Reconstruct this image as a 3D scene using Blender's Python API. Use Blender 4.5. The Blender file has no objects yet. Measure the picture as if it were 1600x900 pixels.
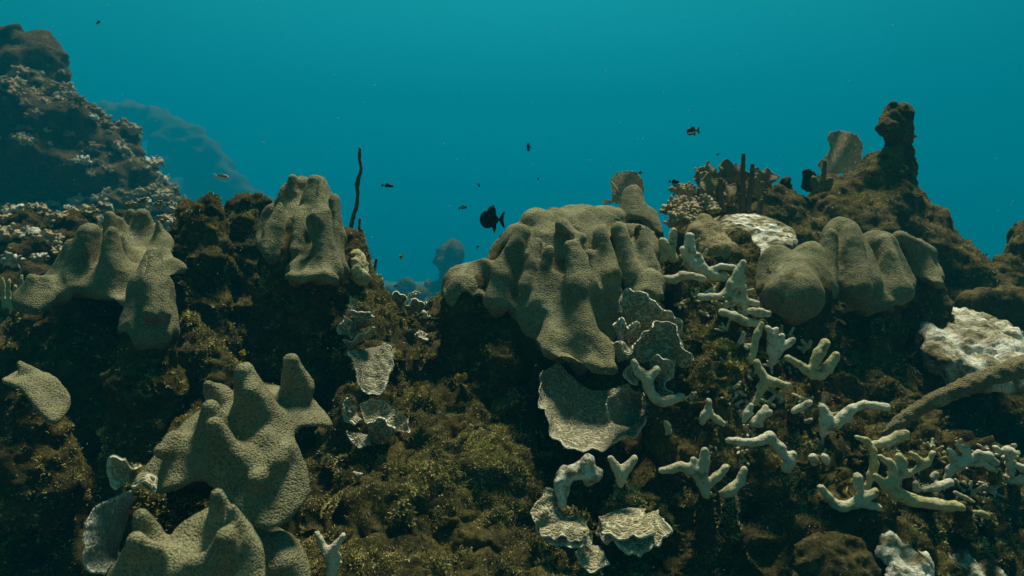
import bpy, math, random
import numpy as np
from mathutils import Vector

random.seed(7)
rng = np.random.default_rng(7)
SC = bpy.context.scene
COL = SC.collection

# ------------------------------------------------------------------ camera
PITCH = math.radians(-8.0)
CAM = np.array([0.0, 0.0, 1.80])
FPX = 1067.0                                    # focal length in pixels of the 1600 px wide photograph
cam_d = bpy.data.cameras.new('camera')
cam_d.lens = 24.0; cam_d.sensor_width = 36.0
cam_d.clip_start = 0.02; cam_d.clip_end = 500.0
cam_d.dof.use_dof = True; cam_d.dof.focus_distance = 1.95; cam_d.dof.aperture_fstop = 5.0
cam = bpy.data.objects.new('camera', cam_d); COL.objects.link(cam)
cam.location = CAM; cam.rotation_euler = (math.radians(90) + PITCH, 0, 0)
SC.camera = cam

# ------------------------------------------------------------------ world: daylight filtered by the water
SUN_EL, SUN_AZ = math.radians(66), math.radians(18)   # azimuth from +Y towards +X : high, behind the reef
w = bpy.data.worlds.new('World'); SC.world = w; w.use_nodes = True
nt = w.node_tree; nt.nodes.clear()
out = nt.nodes.new('ShaderNodeOutputWorld'); bg = nt.nodes.new('ShaderNodeBackground')
sky = nt.nodes.new('ShaderNodeTexSky'); sky.sky_type = 'NISHITA'; sky.sun_disc = False
sky.sun_elevation = SUN_EL; sky.sun_rotation = SUN_AZ
tc = nt.nodes.new('ShaderNodeTexCoord'); sep = nt.nodes.new('ShaderNodeSeparateXYZ')
nt.links.new(tc.outputs['Generated'], sep.inputs[0])
filt = nt.nodes.new('ShaderNodeMix'); filt.data_type = 'RGBA'; filt.blend_type = 'MULTIPLY'
filt.inputs[0].default_value = 1.0
nt.links.new(sky.outputs[0], filt.inputs[6]); filt.inputs[7].default_value = (0.0, 0.09, 0.06, 1)
ramp = nt.nodes.new('ShaderNodeValToRGB')          # the body of water itself, brighter towards the surface
mr = nt.nodes.new('ShaderNodeMapRange'); mr.inputs[1].default_value = -1; mr.inputs[2].default_value = 1
nt.links.new(sep.outputs[2], mr.inputs[0]); nt.links.new(mr.outputs[0], ramp.inputs[0])
WATER = [(0.0, (0.0, 0.03, 0.04)), (0.36, (0.0, 0.12, 0.18)), (0.44, (0.0, 0.85, 1.55)), (0.50, (0.0, 1.55, 2.6)),
         (0.56, (0.05, 2.6, 3.5)), (0.64, (0.15, 4.0, 4.5)), (0.75, (0.0, 4.4, 4.5)), (1.0, (2.6, 3.6, 2.3))]
cr = ramp.color_ramp
while len(cr.elements) < len(WATER): cr.elements.new(0.5)
for e, (p, c) in zip(cr.elements, WATER): e.position = p; e.color = (*c, 1)
add = nt.nodes.new('ShaderNodeMix'); add.data_type = 'RGBA'; add.blend_type = 'ADD'; add.inputs[0].default_value = 1.0
glow = nt.nodes.new('ShaderNodeValToRGB')          # sky colour dimmed sideways like a vignette and behind, keeping coral fronts dark
gm = nt.nodes.new('ShaderNodeMapRange'); gm.inputs[1].default_value = -1; gm.inputs[2].default_value = 1
nt.links.new(sep.outputs[1], gm.inputs[0]); nt.links.new(gm.outputs[0], glow.inputs[0])
ge = glow.color_ramp
while len(ge.elements) < 5: ge.elements.new(0.5)
for e, (p, v_) in zip(ge.elements, ((0.0, 0.26), (0.5, 0.32), (0.75, 0.34), (0.87, 0.55), (1.0, 1.0))): e.position = p; e.color = (v_, v_, v_, 1)
wm = nt.nodes.new('ShaderNodeMix'); wm.data_type = 'RGBA'; wm.blend_type = 'MULTIPLY'; wm.inputs[0].default_value = 1.0
nt.links.new(ramp.outputs[0], wm.inputs[6]); nt.links.new(glow.outputs[0], wm.inputs[7])
nt.links.new(filt.outputs[2], add.inputs[6]); nt.links.new(wm.outputs[2], add.inputs[7])
nt.links.new(add.outputs[2], bg.inputs[0]); bg.inputs[1].default_value = 0.08
nt.links.new(bg.outputs[0], out.inputs[0])

# ------------------------------------------------------------------ sun
sun_d = bpy.data.lights.new('sun', 'SUN'); sun_d.energy = 5.0; sun_d.angle = math.radians(12)
sun_d.color = (1.0, 0.93, 0.70)
sun = bpy.data.objects.new('sun', sun_d); COL.objects.link(sun)
sd = Vector((math.cos(SUN_EL) * math.sin(SUN_AZ), math.cos(SUN_EL) * math.cos(SUN_AZ), math.sin(SUN_EL)))
sun.rotation_euler = sd.to_track_quat('Z', 'Y').to_euler()

SC.render.engine = 'CYCLES'
SC.cycles.use_denoising = True
SC.cycles.max_bounces = 4; SC.cycles.diffuse_bounces = 2; SC.cycles.glossy_bounces = 1
SC.cycles.transmission_bounces = 1; SC.cycles.volume_bounces = 1; SC.cycles.transparent_max_bounces = 4
SC.view_settings.view_transform = 'Standard'; SC.view_settings.look = 'None'
SC.view_settings.gamma = 1.0; SC.view_settings.use_curve_mapping = False
SC.view_settings.exposure = 0.42

HAZE_DENSITY = 0.0205
HAZE_COLOR = (0.0, 0.31, 0.50)

# ================================================================== helpers
CP, SP = math.cos(PITCH), math.sin(PITCH)
FWD = np.array([0, CP, SP]); UPV = np.array([0, -SP, CP]); RGT = np.array([1.0, 0, 0])
def P(px, py, d):
    """point seen at photo pixel (px, py) at distance d along the view axis"""
    return CAM + FWD * d + RGT * ((px - 800) / FPX * d) + UPV * (-(py - 450) / FPX * d)
def R(rpx, d): return rpx * d / FPX

# ---- noise
_perm = np.random.default_rng(3).permutation(256).astype(np.int32); _perm = np.concatenate([_perm, _perm, _perm])
_g = np.random.default_rng(4).normal(size=(256, 3)); _g /= np.linalg.norm(_g, axis=1, keepdims=True)
def perlin(X):
    X = np.asarray(X, dtype=np.float64); i = np.floor(X).astype(np.int64); f = X - i; i &= 255
    u = f * f * f * (f * (f * 6 - 15) + 10); r = 0.0
    for dx in (0, 1):
        for dy in (0, 1):
            for dz in (0, 1):
                h = _perm[_perm[_perm[i[:, 0] + dx] + i[:, 1] + dy] + i[:, 2] + dz]
                g = _g[h]
                d = g[:, 0] * (f[:, 0] - dx) + g[:, 1] * (f[:, 1] - dy) + g[:, 2] * (f[:, 2] - dz)
                wx = u[:, 0] if dx else 1 - u[:, 0]; wy = u[:, 1] if dy else 1 - u[:, 1]; wz = u[:, 2] if dz else 1 - u[:, 2]
                r = r + d * wx * wy * wz
    return r * 1.5
def fbm(X, octaves=4, lac=2.03, gain=0.5):
    a, s, r = 1.0, 1.0, 0.0
    for k in range(octaves):
        r = r + a * perlin(X * s + 17.3 * k); a *= gain; s *= lac
    return r
def ridged(X, octaves=3, gain=0.5):
    a, s, r = 1.0, 1.0, 0.0
    for k in range(octaves):
        r = r + a * (1 - 2.2 * np.abs(perlin(X * s + 31.7 * k))); a *= gain; s *= 2.1
    return r

# ---- meshes
def quads_to_mesh(name, V, Q):
    me = bpy.data.meshes.new(name); n = Q.shape[1]
    me.vertices.add(len(V)); me.vertices.foreach_set('co', np.asarray(V, np.float32).ravel())
    me.loops.add(Q.size); me.loops.foreach_set('vertex_index', np.asarray(Q, np.int32).ravel())
    me.polygons.add(len(Q)); me.polygons.foreach_set('loop_start', np.arange(0, Q.size, n, dtype=np.int32))
    me.polygons.foreach_set('loop_total', np.full(len(Q), n, np.int32))
    me.polygons.foreach_set('use_smooth', np.ones(len(Q), bool))
    me.update(calc_edges=True); return me
def vnormals(V, Q):
    if Q.shape[1] == 4: n = np.cross(V[Q[:, 2]] - V[Q[:, 0]], V[Q[:, 3]] - V[Q[:, 1]])
    else: n = np.cross(V[Q[:, 1]] - V[Q[:, 0]], V[Q[:, 2]] - V[Q[:, 0]])
    N = np.zeros_like(V)
    for k in range(Q.shape[1]):
        for a in range(3): N[:, a] += np.bincount(Q[:, k], n[:, a], minlength=len(V))
    return N / (np.linalg.norm(N, axis=1, keepdims=True) + 1e-12)
def put(name, V, Q, m, parent=None):
    V = np.asarray(V, float)
    off = np.array(parent['_base']) if parent is not None and '_base' in parent else np.zeros(3)
    me = quads_to_mesh(name, V - off, Q); me.materials.append(m)
    o = bpy.data.objects.new(name, me); COL.objects.link(o)
    if parent is not None: o.parent = parent
    return o
def tag(o, label=None, cat=None, group=None, kind=None):
    if label: o['label'] = label
    if cat: o['category'] = cat
    if group: o['group'] = group
    if kind: o['kind'] = kind
    return o
def thing(name, base, label, cat, group=None):
    o = bpy.data.objects.new(name, None); COL.objects.link(o); o.empty_display_size = 0.05
    o.location = [float(v) for v in base]; o['_base'] = [float(v) for v in base]
    return tag(o, label, cat, group)

# ---- signed distance fields -> surface nets
def cap(x0, y0, d0, r0, x1=None, y1=None, d1=None, r1=None):
    if x1 is None: x1, y1, d1, r1 = x0, y0, d0 + 1e-4, r0
    return (P(x0, y0, d0), R(r0, d0), P(x1, y1, d1), R(r1, d1))
def smin(a, b, k):
    h = np.maximum(k - np.abs(a - b), 0) / k
    return np.minimum(a, b) - h * h * k * 0.25
def smax(a, b, k): return -smin(-a, -b, k)
class Grid:
    def __init__(s, lo, hi, h):
        s.lo = np.array(lo, float); s.h = h
        s.n = np.maximum(((np.array(hi) - s.lo) / h).astype(int) + 2, 4)
        ax = [(s.lo[i] + h * np.arange(s.n[i])).astype(np.float32) for i in range(3)]
        s.X = ax[0][:, None, None]; s.Y = ax[1][None, :, None]; s.Z = ax[2][None, None, :]
def grid_for(prims, h, pad):
    lo = np.min([np.minimum(a - ra, b - rb) for a, ra, b, rb in prims], axis=0) - pad
    hi = np.max([np.maximum(a + ra, b + rb) for a, ra, b, rb in prims], axis=0) + pad
    return Grid(lo, hi, h)
def caps_sdf(G, prims, k):
    D = None
    for a, ra, b, rb in prims:
        ba = (b - a); L = float(ba @ ba) + 1e-12
        dx, dy, dz = G.X - a[0], G.Y - a[1], G.Z - a[2]
        dot = dx * ba[0] + dy * ba[1] + dz * ba[2]
        h = np.clip(dot / L, 0, 1)
        q = (dx - h * ba[0]) ** 2 + (dy - h * ba[1]) ** 2 + (dz - h * ba[2]) ** 2
        f = (np.sqrt(q) - (ra + (rb - ra) * h)).astype(np.float32)
        D = f if D is None else smin(D, f, k)
    return D
def plane_frame(c0, c1, c2):
    o, a, b = P(*c0), P(*c1), P(*c2)
    n = np.cross(a - o, b - o); n /= np.linalg.norm(n)
    if n @ (CAM - o) < 0: n = -n
    u = a - o; u /= np.linalg.norm(u); v = np.cross(n, u)
    return o, u, v, n
def pd(frame, px, py):
    o, u, v, n = frame; r = P(px, py, 1.0) - CAM
    return ((o - CAM) @ n) / (r @ n)
def slab_sdf(G, frame, outline, t, k=0.012, wav=0.0, bend=0.0, seed=0.0):
    o, u, v, n = frame; pts = []
    for px, py in outline:
        r = P(px, py, 1.0) - CAM; s = ((o - CAM) @ n) / (r @ n); q = CAM + r * s - o
        pts.append((q @ u, q @ v))
    pts = np.array(pts)
    # Catmull-Rom rounding of the outline
    m = len(pts); fine = []
    for i in range(m):
        p0, p1, p2, p3 = pts[i - 1], pts[i], pts[(i + 1) % m], pts[(i + 2) % m]
        for t_ in (0, 1 / 3, 2 / 3):
            fine.append(0.5 * (2 * p1 + (p2 - p0) * t_ + (2 * p0 - 5 * p1 + 4 * p2 - p3) * t_ ** 2 + (3 * p1 - p0 - 3 * p2 + p3) * t_ ** 3))
    pts = np.array(fine); cen = pts.mean(0); rad = np.abs(pts - cen).max()
    dx, dy, dz = G.X - o[0], G.Y - o[1], G.Z - o[2]
    U = dx * u[0] + dy * u[1] + dz * u[2]; Vv = dx * v[0] + dy * v[1] + dz * v[2]; W = dx * n[0] + dy * n[1] + dz * n[2]
    W = W + bend * ((U - cen[0]) ** 2 + (Vv - cen[1]) ** 2) / rad
    if wav: W = W - wav * (np.sin(U * 38 + seed) * np.cos(Vv * 31 + 2 * seed) + 0.6 * np.sin(U * 71 - Vv * 53 + seed))
    D = np.full(U.shape, 1e9, np.float32); inside = np.zeros(U.shape, bool); near = np.abs(W) < 0.08
    uu, vv = U[near], Vv[near]; dd = np.full(uu.shape, 1e9); ins = np.zeros(uu.shape, bool)
    for i in range(len(pts)):
        a, b = pts[i], pts[(i + 1) % len(pts)]; e = b - a
        h = np.clip(((uu - a[0]) * e[0] + (vv - a[1]) * e[1]) / (e @ e + 1e-12), 0, 1)
        dd = np.minimum(dd, (uu - a[0] - h * e[0]) ** 2 + (vv - a[1] - h * e[1]) ** 2)
        c = ((a[1] > vv) != (b[1] > vv)) & (uu < (b[0] - a[0]) * (vv - a[1]) / (b[1] - a[1] + 1e-12) + a[0]); ins ^= c
    dd = np.sqrt(dd); dd[ins] *= -1
    E = np.full(U.shape, 0.1, np.float32); E[near] = dd
    return smax((np.abs(W) - t).astype(np.float32), E, k)
def nets(G, F):
    S = F < 0; h = G.h
    F = F.copy(); 
    for ax in range(3):                                     # close the surface at the grid border
        sl = [slice(None)] * 3; sl[ax] = 0; F[tuple(sl)] = np.maximum(F[tuple(sl)], 1e-3)
        sl[ax] = -1; F[tuple(sl)] = np.maximum(F[tuple(sl)], 1e-3)
    S = F < 0
    c = [(i, j, k) for i in (0, 1) for j in (0, 1) for k in (0, 1)]
    nx, ny, nz = F.shape
    cnt = np.zeros((nx - 1, ny - 1, nz - 1), np.int8)
    for i, j, k in c: cnt += S[i:nx - 1 + i, j:ny - 1 + j, k:nz - 1 + k]
    act = np.argwhere((cnt > 0) & (cnt < 8))
    idx = np.full(cnt.shape, -1, np.int64); idx[act[:, 0], act[:, 1], act[:, 2]] = np.arange(len(act))
    vals = np.stack([F[act[:, 0] + i, act[:, 1] + j, act[:, 2] + k] for i, j, k in c], 1).astype(np.float64)
    cc = np.array(c, float); acc = np.zeros((len(act), 3)); num = np.zeros(len(act))
    for a in range(8):
        for b in range(a + 1, 8):
            if np.abs(cc[a] - cc[b]).sum() != 1: continue
            va, vb = vals[:, a], vals[:, b]; m = (va < 0) != (vb < 0)
            t = np.where(m, va / np.where(m, va - vb, 1), 0)
            acc[m] += (cc[a] + t[:, None] * (cc[b] - cc[a]))[m]; num[m] += 1
    V = G.lo + h * (act + acc / num[:, None])
    Q = []
    for ax in range(3):
        a1, a2 = (ax + 1) % 3, (ax + 2) % 3
        s0 = [slice(0, None)] * 3; s1 = [slice(0, None)] * 3
        s0[ax] = slice(0, F.shape[ax] - 1); s1[ax] = slice(1, F.shape[ax])
        A, B = S[tuple(s0)], S[tuple(s1)]
        e = np.argwhere(A != B)
        ok = (e[:, a1] > 0) & (e[:, a2] > 0) & (e[:, a1] < cnt.shape[a1]) & (e[:, a2] < cnt.shape[a2])
        e = e[ok]; flip = A[e[:, 0], e[:, 1], e[:, 2]]
        def at(o1, o2):
            q = e.copy(); q[:, a1] -= o1; q[:, a2] -= o2
            return idx[q[:, 0], q[:, 1], q[:, 2]]
        q = np.stack([at(1, 1), at(0, 1), at(0, 0), at(1, 0)], 1)
        q[~flip] = q[~flip][:, ::-1]
        Q.append(q[(q >= 0).all(1)])
    return V, np.concatenate(Q)
def relax(V, Q, n=1, f=0.5):
    for _ in range(n):
        A = np.zeros_like(V); c = np.zeros(len(V)); k = Q.shape[1]
        for i in range(k):
            j = (i + 1) % k
            for a in range(3):
                A[:, a] += np.bincount(Q[:, i], V[Q[:, j], a], minlength=len(V)) + np.bincount(Q[:, j], V[Q[:, i], a], minlength=len(V))
            c += np.bincount(Q[:, i], minlength=len(V)) + np.bincount(Q[:, j], minlength=len(V))
        V = V * (1 - f) + f * A / np.maximum(c, 1)[:, None]
    return V
def disp(V, Q, fn): return V + vnormals(V, Q) * fn(V)[:, None]

def rugged(amp=0.02, s=14.0):
    """crevices and lumps of dead, turf covered rock"""
    return lambda V: amp * (0.9 * fbm(V * s, 4, gain=0.55) + 0.35 * ridged(V * s * 0.6 + 5, 3)) - amp * 0.2
def drape(amp=0.010, s=9.0, seed=0.0):
    """soft vertical folds of living star coral"""
    return lambda V: amp * (1.1 * ridged(V * np.array([s, s, s * 0.26]) + seed, 1) - 0.55) + amp * 0.30 * fbm(V * np.array([15, 15, 11]) + seed, 2) + 0.0012 * fbm(V * 55 + seed, 2)

# ================================================================== materials
def mat(name):
    m = bpy.data.materials.new(name); m.use_nodes = True; nt = m.node_tree
    b = nt.nodes['Principled BSDF']; b.inputs['Roughness'].default_value = 0.85
    b.inputs['Specular IOR Level'].default_value = 0.12
    return m, nt, b
def N(nt, t, **kw):
    n = nt.nodes.new(t)
    for k, v in kw.items():
        if k.startswith('i_'): n.inputs[k[2:].replace('_', ' ')].default_value = v
        else: setattr(n, k, v)
    return n
def ramp_node(nt, src, stops, interp='LINEAR'):
    r = nt.nodes.new('ShaderNodeValToRGB'); cr = r.color_ramp; cr.interpolation = interp
    while len(cr.elements) < len(stops): cr.elements.new(0.5)
    for e, (p, c) in zip(cr.elements, stops): e.position = p; e.color = (*c, 1) if len(c) == 3 else c
    nt.links.new(src, r.inputs[0]); return r.outputs[0]
def mixc(nt, fac, a, b, blend='MIX'):
    m = nt.nodes.new('ShaderNodeMix'); m.data_type = 'RGBA'; m.blend_type = blend
    for s, v in ((0, fac), (6, a), (7, b)):
        if hasattr(v, 'links') or hasattr(v, 'node'): nt.links.new(v, m.inputs[s])
        else: m.inputs[s].default_value = v if s == 0 else (*v, 1)
    return m.outputs[2]
def mth(nt, op, a, b=None, c=None):
    m = nt.nodes.new('ShaderNodeMath'); m.operation = op
    for i, v in enumerate((a, b, c)):
        if v is None: continue
        if hasattr(v, 'node'): nt.links.new(v, m.inputs[i])
        else: m.inputs[i].default_value = v
    return m.outputs[0]
def noise(nt, vec, scale, detail=5, rough=0.6, dist=0.0):
    n = nt.nodes.new('ShaderNodeTexNoise'); n.inputs['Scale'].default_value = scale; n.inputs['Detail'].default_value = detail
    n.inputs['Roughness'].default_value = rough; n.inputs['Distortion'].default_value = dist
    nt.links.new(vec, n.inputs['Vector']); return n.outputs['Fac']
def voro(nt, vec, scale, feature='F1', rnd=1.0, out='Distance'):
    n = nt.nodes.new('ShaderNodeTexVoronoi'); n.feature = feature; n.inputs['Scale'].default_value = scale
    n.inputs['Randomness'].default_value = rnd; nt.links.new(vec, n.inputs['Vector']); return n.outputs[out]
def bump(nt, h, dist, strength=1.0, prev=None):
    b = nt.nodes.new('ShaderNodeBump'); b.inputs['Strength'].default_value = strength; b.inputs['Distance'].default_value = dist
    nt.links.new(h, b.inputs['Height'])
    if prev is not None: nt.links.new(prev, b.inputs['Normal'])
    return b.outputs['Normal']
def wpos(nt):
    return nt.nodes.new('ShaderNodeNewGeometry').outputs['Position']

def star_coral(name, light, dark, polyp=150.0, bd=0.0035):
    m, nt, b = mat(name); p = wpos(nt)
    big = noise(nt, p, 7, 4, 0.6); mid = noise(nt, p, 38, 4, 0.65)
    v = voro(nt, p, polyp, 'F1', 0.75)
    c = ramp_node(nt, big, [(0.3, dark), (0.7, light)])
    c = mixc(nt, ramp_node(nt, mid, [(0.35, (0, 0, 0)), (0.75, (0.55, 0.55, 0.55))]), c, tuple(x * 0.55 for x in dark))
    c = mixc(nt, ramp_node(nt, noise(nt, p, 6.5, 5, 0.7), [(0.63, (0,) * 3), (0.67, (0.8,) * 3)]), c, (0.09, 0.08, 0.035))
    c = mixc(nt, ramp_node(nt, noise(nt, p, 11, 4, 0.6), [(0.64, (0,) * 3), (0.72, (0.5,) * 3)]), c, (0.50, 0.48, 0.34))
    cup = ramp_node(nt, v, [(0.08, (0.65, 0.65, 0.6)), (0.22, (1.08, 1.08, 1.02)), (0.42, (1.12, 1.12, 1.08)), (0.75, (0.52, 0.50, 0.44))])
    c = mixc(nt, 1.0, c, cup, 'MULTIPLY')
    nt.links.new(c, b.inputs['Base Color'])
    hgt = ramp_node(nt, v, [(0.0, (0.45,) * 3), (0.16, (1,) * 3), (0.40, (0.75,) * 3), (0.8, (0,) * 3)])
    nrm = bump(nt, hgt, bd, 0.9); nrm = bump(nt, mid, 0.012, 0.5, nrm)
    nt.links.new(nrm, b.inputs['Normal']); return m

def dead_rock(name, tint=(1, 1, 1), sediment=0.5):
    m, nt, b = mat(name); p = wpos(nt)
    a = noise(nt, p, 9, 6, 0.7); f = noise(nt, p, 70, 5, 0.75); g = noise(nt, p, 22, 5, 0.7, 0.6); vv = voro(nt, p, 55)
    c = ramp_node(nt, a, [(0.25, (0.022, 0.020, 0.009)), (0.5, (0.072, 0.062, 0.022)), (0.72, (0.18, 0.152, 0.045))])
    c = mixc(nt, ramp_node(nt, g, [(0.56, (0, 0, 0)), (0.70, (0.8,) * 3)]), c, (0.17, 0.14, 0.055))
    c = mixc(nt, ramp_node(nt, noise(nt, p, 5.5, 4, 0.6), [(0.64, (0, 0, 0)), (0.74, (0.45,) * 3)]), c, (0.11, 0.045, 0.02))
    c = mixc(nt, ramp_node(nt, noise(nt, p, 31, 6, 0.75), [(0.60, (0, 0, 0)), (0.70, (sediment,) * 3)]), c, (0.33, 0.30, 0.20))
    c = mixc(nt, ramp_node(nt, f, [(0.30, (0.75,) * 3), (0.62, (0, 0, 0))]), c, (0.010, 0.009, 0.004))
    c = mixc(nt, 1.0, c, tint, 'MULTIPLY'); nt.links.new(c, b.inputs['Base Color'])
    nrm = bump(nt, g, 0.05, 0.8); nrm = bump(nt, f, 0.016, 1.0, nrm)
    nt.links.new(nrm, b.inputs['Normal']); b.inputs['Roughness'].default_value = 0.95; return m

def lettuce(name, ridge=(0.54, 0.51, 0.35), valley=(0.17, 0.15, 0.08), sx=52.0, sy=150.0):
    """reticulate, concentric ridges running across the growth direction of a thin plate"""
    m, nt, b = mat(name)
    uv = nt.nodes.new('ShaderNodeUVMap'); uv.uv_map = 'plate'
    p = wpos(nt)
    wob = nt.nodes.new('ShaderNodeTexNoise'); wob.inputs['Scale'].default_value = 24; wob.inputs['Detail'].default_value = 3
    nt.links.new(p, wob.inputs['Vector'])
    sub = nt.nodes.new('ShaderNodeVectorMath'); sub.operation = 'SUBTRACT'; nt.links.new(wob.outputs['Color'], sub.inputs[0]); sub.inputs[1].default_value = (0.5,) * 3
    sc_ = nt.nodes.new('ShaderNodeVectorMath'); sc_.operation = 'SCALE'; nt.links.new(sub.outputs[0], sc_.inputs[0]); sc_.inputs['Scale'].default_value = 0.014
    ad = nt.nodes.new('ShaderNodeVectorMath'); nt.links.new(uv.outputs[0], ad.inputs[0]); nt.links.new(sc_.outputs[0], ad.inputs[1])
    mp = nt.nodes.new('ShaderNodeVectorMath'); mp.operation = 'MULTIPLY'; nt.links.new(ad.outputs[0], mp.inputs[0]); mp.inputs[1].default_value = (sx, sy, 0)
    v = voro(nt, mp.outputs[0], 1.0, 'DISTANCE_TO_EDGE')
    rd = ramp_node(nt, v, [(0.02, (1,) * 3), (0.08, (0.75,) * 3), (0.20, (0,) * 3)])
    big = noise(nt, p, 16, 4, 0.6)
    va = mixc(nt, ramp_node(nt, big, [(0.4, (0, 0, 0)), (0.65, (1,) * 3)]), valley, tuple(x * 1.7 for x in valley))
    c = mixc(nt, rd, va, ridge)
    att = nt.nodes.new('ShaderNodeAttribute'); att.attribute_name = 'rim'
    c = mixc(nt, att.outputs['Fac'], c, (0.62, 0.61, 0.48))
    c = mixc(nt, ramp_node(nt, noise(nt, p, 45, 5, 0.7), [(0.62, (0, 0, 0)), (0.72, (0.55,) * 3)]), c, (0.07, 0.055, 0.02))
    nt.links.new(c, b.inputs['Base Color'])
    nrm = bump(nt, rd, 0.005, 1.0); nrm = bump(nt, big, 0.02, 0.4, nrm)
    nt.links.new(nrm, b.inputs['Normal']); return m

def finger(name, a=(0.48, 0.45, 0.28), t=(0.64, 0.61, 0.44)):
    m, nt, b = mat(name); p = wpos(nt)
    n1 = noise(nt, p, 30, 3, 0.55); n2 = noise(nt, p, 420, 2, 0.6)
    c = mixc(nt, ramp_node(nt, n1, [(0.35, (0,) * 3), (0.65, (1,) * 3)]), a, t)
    c = mixc(nt, ramp_node(nt, n2, [(0.50, (0,) * 3), (0.66, (0.45,) * 3)]), c, (0.26, 0.22, 0.11))
    c = mixc(nt, ramp_node(nt, noise(nt, p, 34, 5, 0.7), [(0.54, (0,) * 3), (0.66, (0.75,) * 3)]), c, (0.15, 0.12, 0.035))
    nt.links.new(c, b.inputs['Base Color'])
    vv = voro(nt, p, 330, 'F1', 0.9); c2 = ramp_node(nt, vv, [(0.1, (0.72, 0.68, 0.58)), (0.35, (1.05, 1.05, 1.05))]); nt.links.new(mixc(nt, 1.0, c, c2, 'MULTIPLY'), b.inputs['Base Color'])
    nt.links.new(bump(nt, n2, 0.003, 1.0, bump(nt, vv, 0.002, 0.8, bump(nt, n1, 0.012, 0.6))), b.inputs['Normal']); return m

def plain(name, col, var=0.35, scale=60, rough=0.7, bd=0.002):
    m, nt, b = mat(name); p = wpos(nt); n = noise(nt, p, scale, 4, 0.65)
    c = mixc(nt, ramp_node(nt, n, [(0.3, (0,) * 3), (0.7, (1,) * 3)]), tuple(x * (1 - var) for x in col), tuple(x * (1 + var) for x in col))
    nt.links.new(c, b.inputs['Base Color']); b.inputs['Roughness'].default_value = rough
    if bd: nt.links.new(bump(nt, n, bd, 0.7), b.inputs['Normal'])
    return m

def pitted(name):
    """skeleton of a brain coral bleached in places and pitted"""
    m, nt, b = mat(name); p = wpos(nt); a = noise(nt, p, 9, 4, 0.6, 0.5); v = voro(nt, p, 42, 'F1', 0.8); f = noise(nt, p, 90, 4, 0.7)
    c = ramp_node(nt, a, [(0.40, (0.16, 0.13, 0.06)), (0.52, (0.36, 0.33, 0.22)), (0.62, (0.78, 0.80, 0.72))])
    c = mixc(nt, ramp_node(nt, v, [(0.10, (0.8,) * 3), (0.26, (0,) * 3)]), c, (0.05, 0.045, 0.025))
    c = mixc(nt, ramp_node(nt, f, [(0.58, (0,) * 3), (0.72, (0.5,) * 3)]), c, (0.12, 0.10, 0.05))
    nt.links.new(c, b.inputs['Base Color'])
    nt.links.new(bump(nt, f, 0.006, 0.8, bump(nt, v, 0.02, 0.9)), b.inputs['Normal']); return m

def bleached(name, sc=14):
    m, nt, b = mat(name); p = wpos(nt); a = noise(nt, p, sc, 5, 0.65, 0.8); f = noise(nt, p, 60, 5, 0.7, 1.0)
    c = ramp_node(nt, a, [(0.36, (0.09, 0.07, 0.03)), (0.46, (0.34, 0.31, 0.20)), (0.56, (0.74, 0.74, 0.62))])
    c = mixc(nt, ramp_node(nt, f, [(0.54, (0,) * 3), (0.66, (0.8,) * 3)]), c, (0.11, 0.085, 0.035))
    nt.links.new(c, b.inputs['Base Color'])
    nt.links.new(bump(nt, f, 0.012, 0.9, bump(nt, a, 0.04, 0.8)), b.inputs['Normal']); return m

M = {}
M['star'] = star_coral('star_coral_tissue', (0.335, 0.322, 0.190), (0.170, 0.163, 0.092), 250, 0.0022)
M['star_near'] = star_coral('near_star_coral_tissue', (0.335, 0.322, 0.195), (0.180, 0.172, 0.103), 270, 0.0024)
M['star_far'] = star_coral('smooth_coral_tissue', (0.34, 0.29, 0.155), (0.21, 0.175, 0.09), 200, 0.002)
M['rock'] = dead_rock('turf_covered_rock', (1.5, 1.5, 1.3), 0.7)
M['rock_dark'] = dead_rock('olive_dead_coral', (1.45, 1.40, 1.05), 0.35)  # olive tint of the dead coral bases, their own colour
M['rock_far'] = dead_rock('ridge_rock', (2.1, 2.05, 1.8), 0.8)
M['reef_far'] = dead_rock('distant_reef_rock', (1.3, 1.2, 1.0), 0.6)
M['lettuce'] = lettuce('lettuce_coral_tissue')
M['lettuce_fine'] = lettuce('fine_lettuce_coral_tissue', (0.46, 0.44, 0.31), (0.15, 0.14, 0.08), 55, 165)
M['lettuce_dim'] = lettuce('dim_teal_plate_tissue', (0.30, 0.34, 0.28), (0.17, 0.19, 0.15), 90, 260)
M['finger'] = finger('finger_coral_tissue')
M['finger_warm'] = finger('yellow_finger_coral_tissue', (0.44, 0.40, 0.19), (0.60, 0.55, 0.34))
M['finger_white'] = finger('white_finger_coral_tissue', (0.56, 0.54, 0.40), (0.72, 0.70, 0.56))
M['clump'] = plain('branching_coral_tissue', (0.34, 0.28, 0.17), 0.5, 12, 0.9, 0.01)
M['clump_dark'] = plain('brown_branching_coral_tissue', (0.20, 0.16, 0.09), 0.5, 12, 0.9, 0.01)
M['brown_sheet'] = star_coral('dim_sheet_coral_tissue', (0.075, 0.066, 0.035), (0.04, 0.036, 0.02), 190, 0.003)
M['pitted'] = pitted('pitted_coral_skeleton')
M['bleached'] = bleached('bleached_coral_crust')
M['bleached_slab'] = bleached('half_bleached_slab_crust', 6.5)
M['rod'] = plain('sea_rod_tissue', (0.11, 0.085, 0.05), 0.4, 300, 0.9, 0.002)
M['rod_pale'] = star_coral('pale_sea_rod_tissue', (0.30, 0.27, 0.15), (0.20, 0.17, 0.09), 260, 0.004)
M['fan'] = plain('sea_fan_tissue', (0.80, 0.58, 0.34), 0.3, 50, 0.9, 0.0)
_nt = M['fan'].node_tree; _b = _nt.nodes['Principled BSDF']; _tr = _nt.nodes.new('ShaderNodeBsdfTranslucent'); _mx = _nt.nodes.new('ShaderNodeMixShader')
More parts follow.
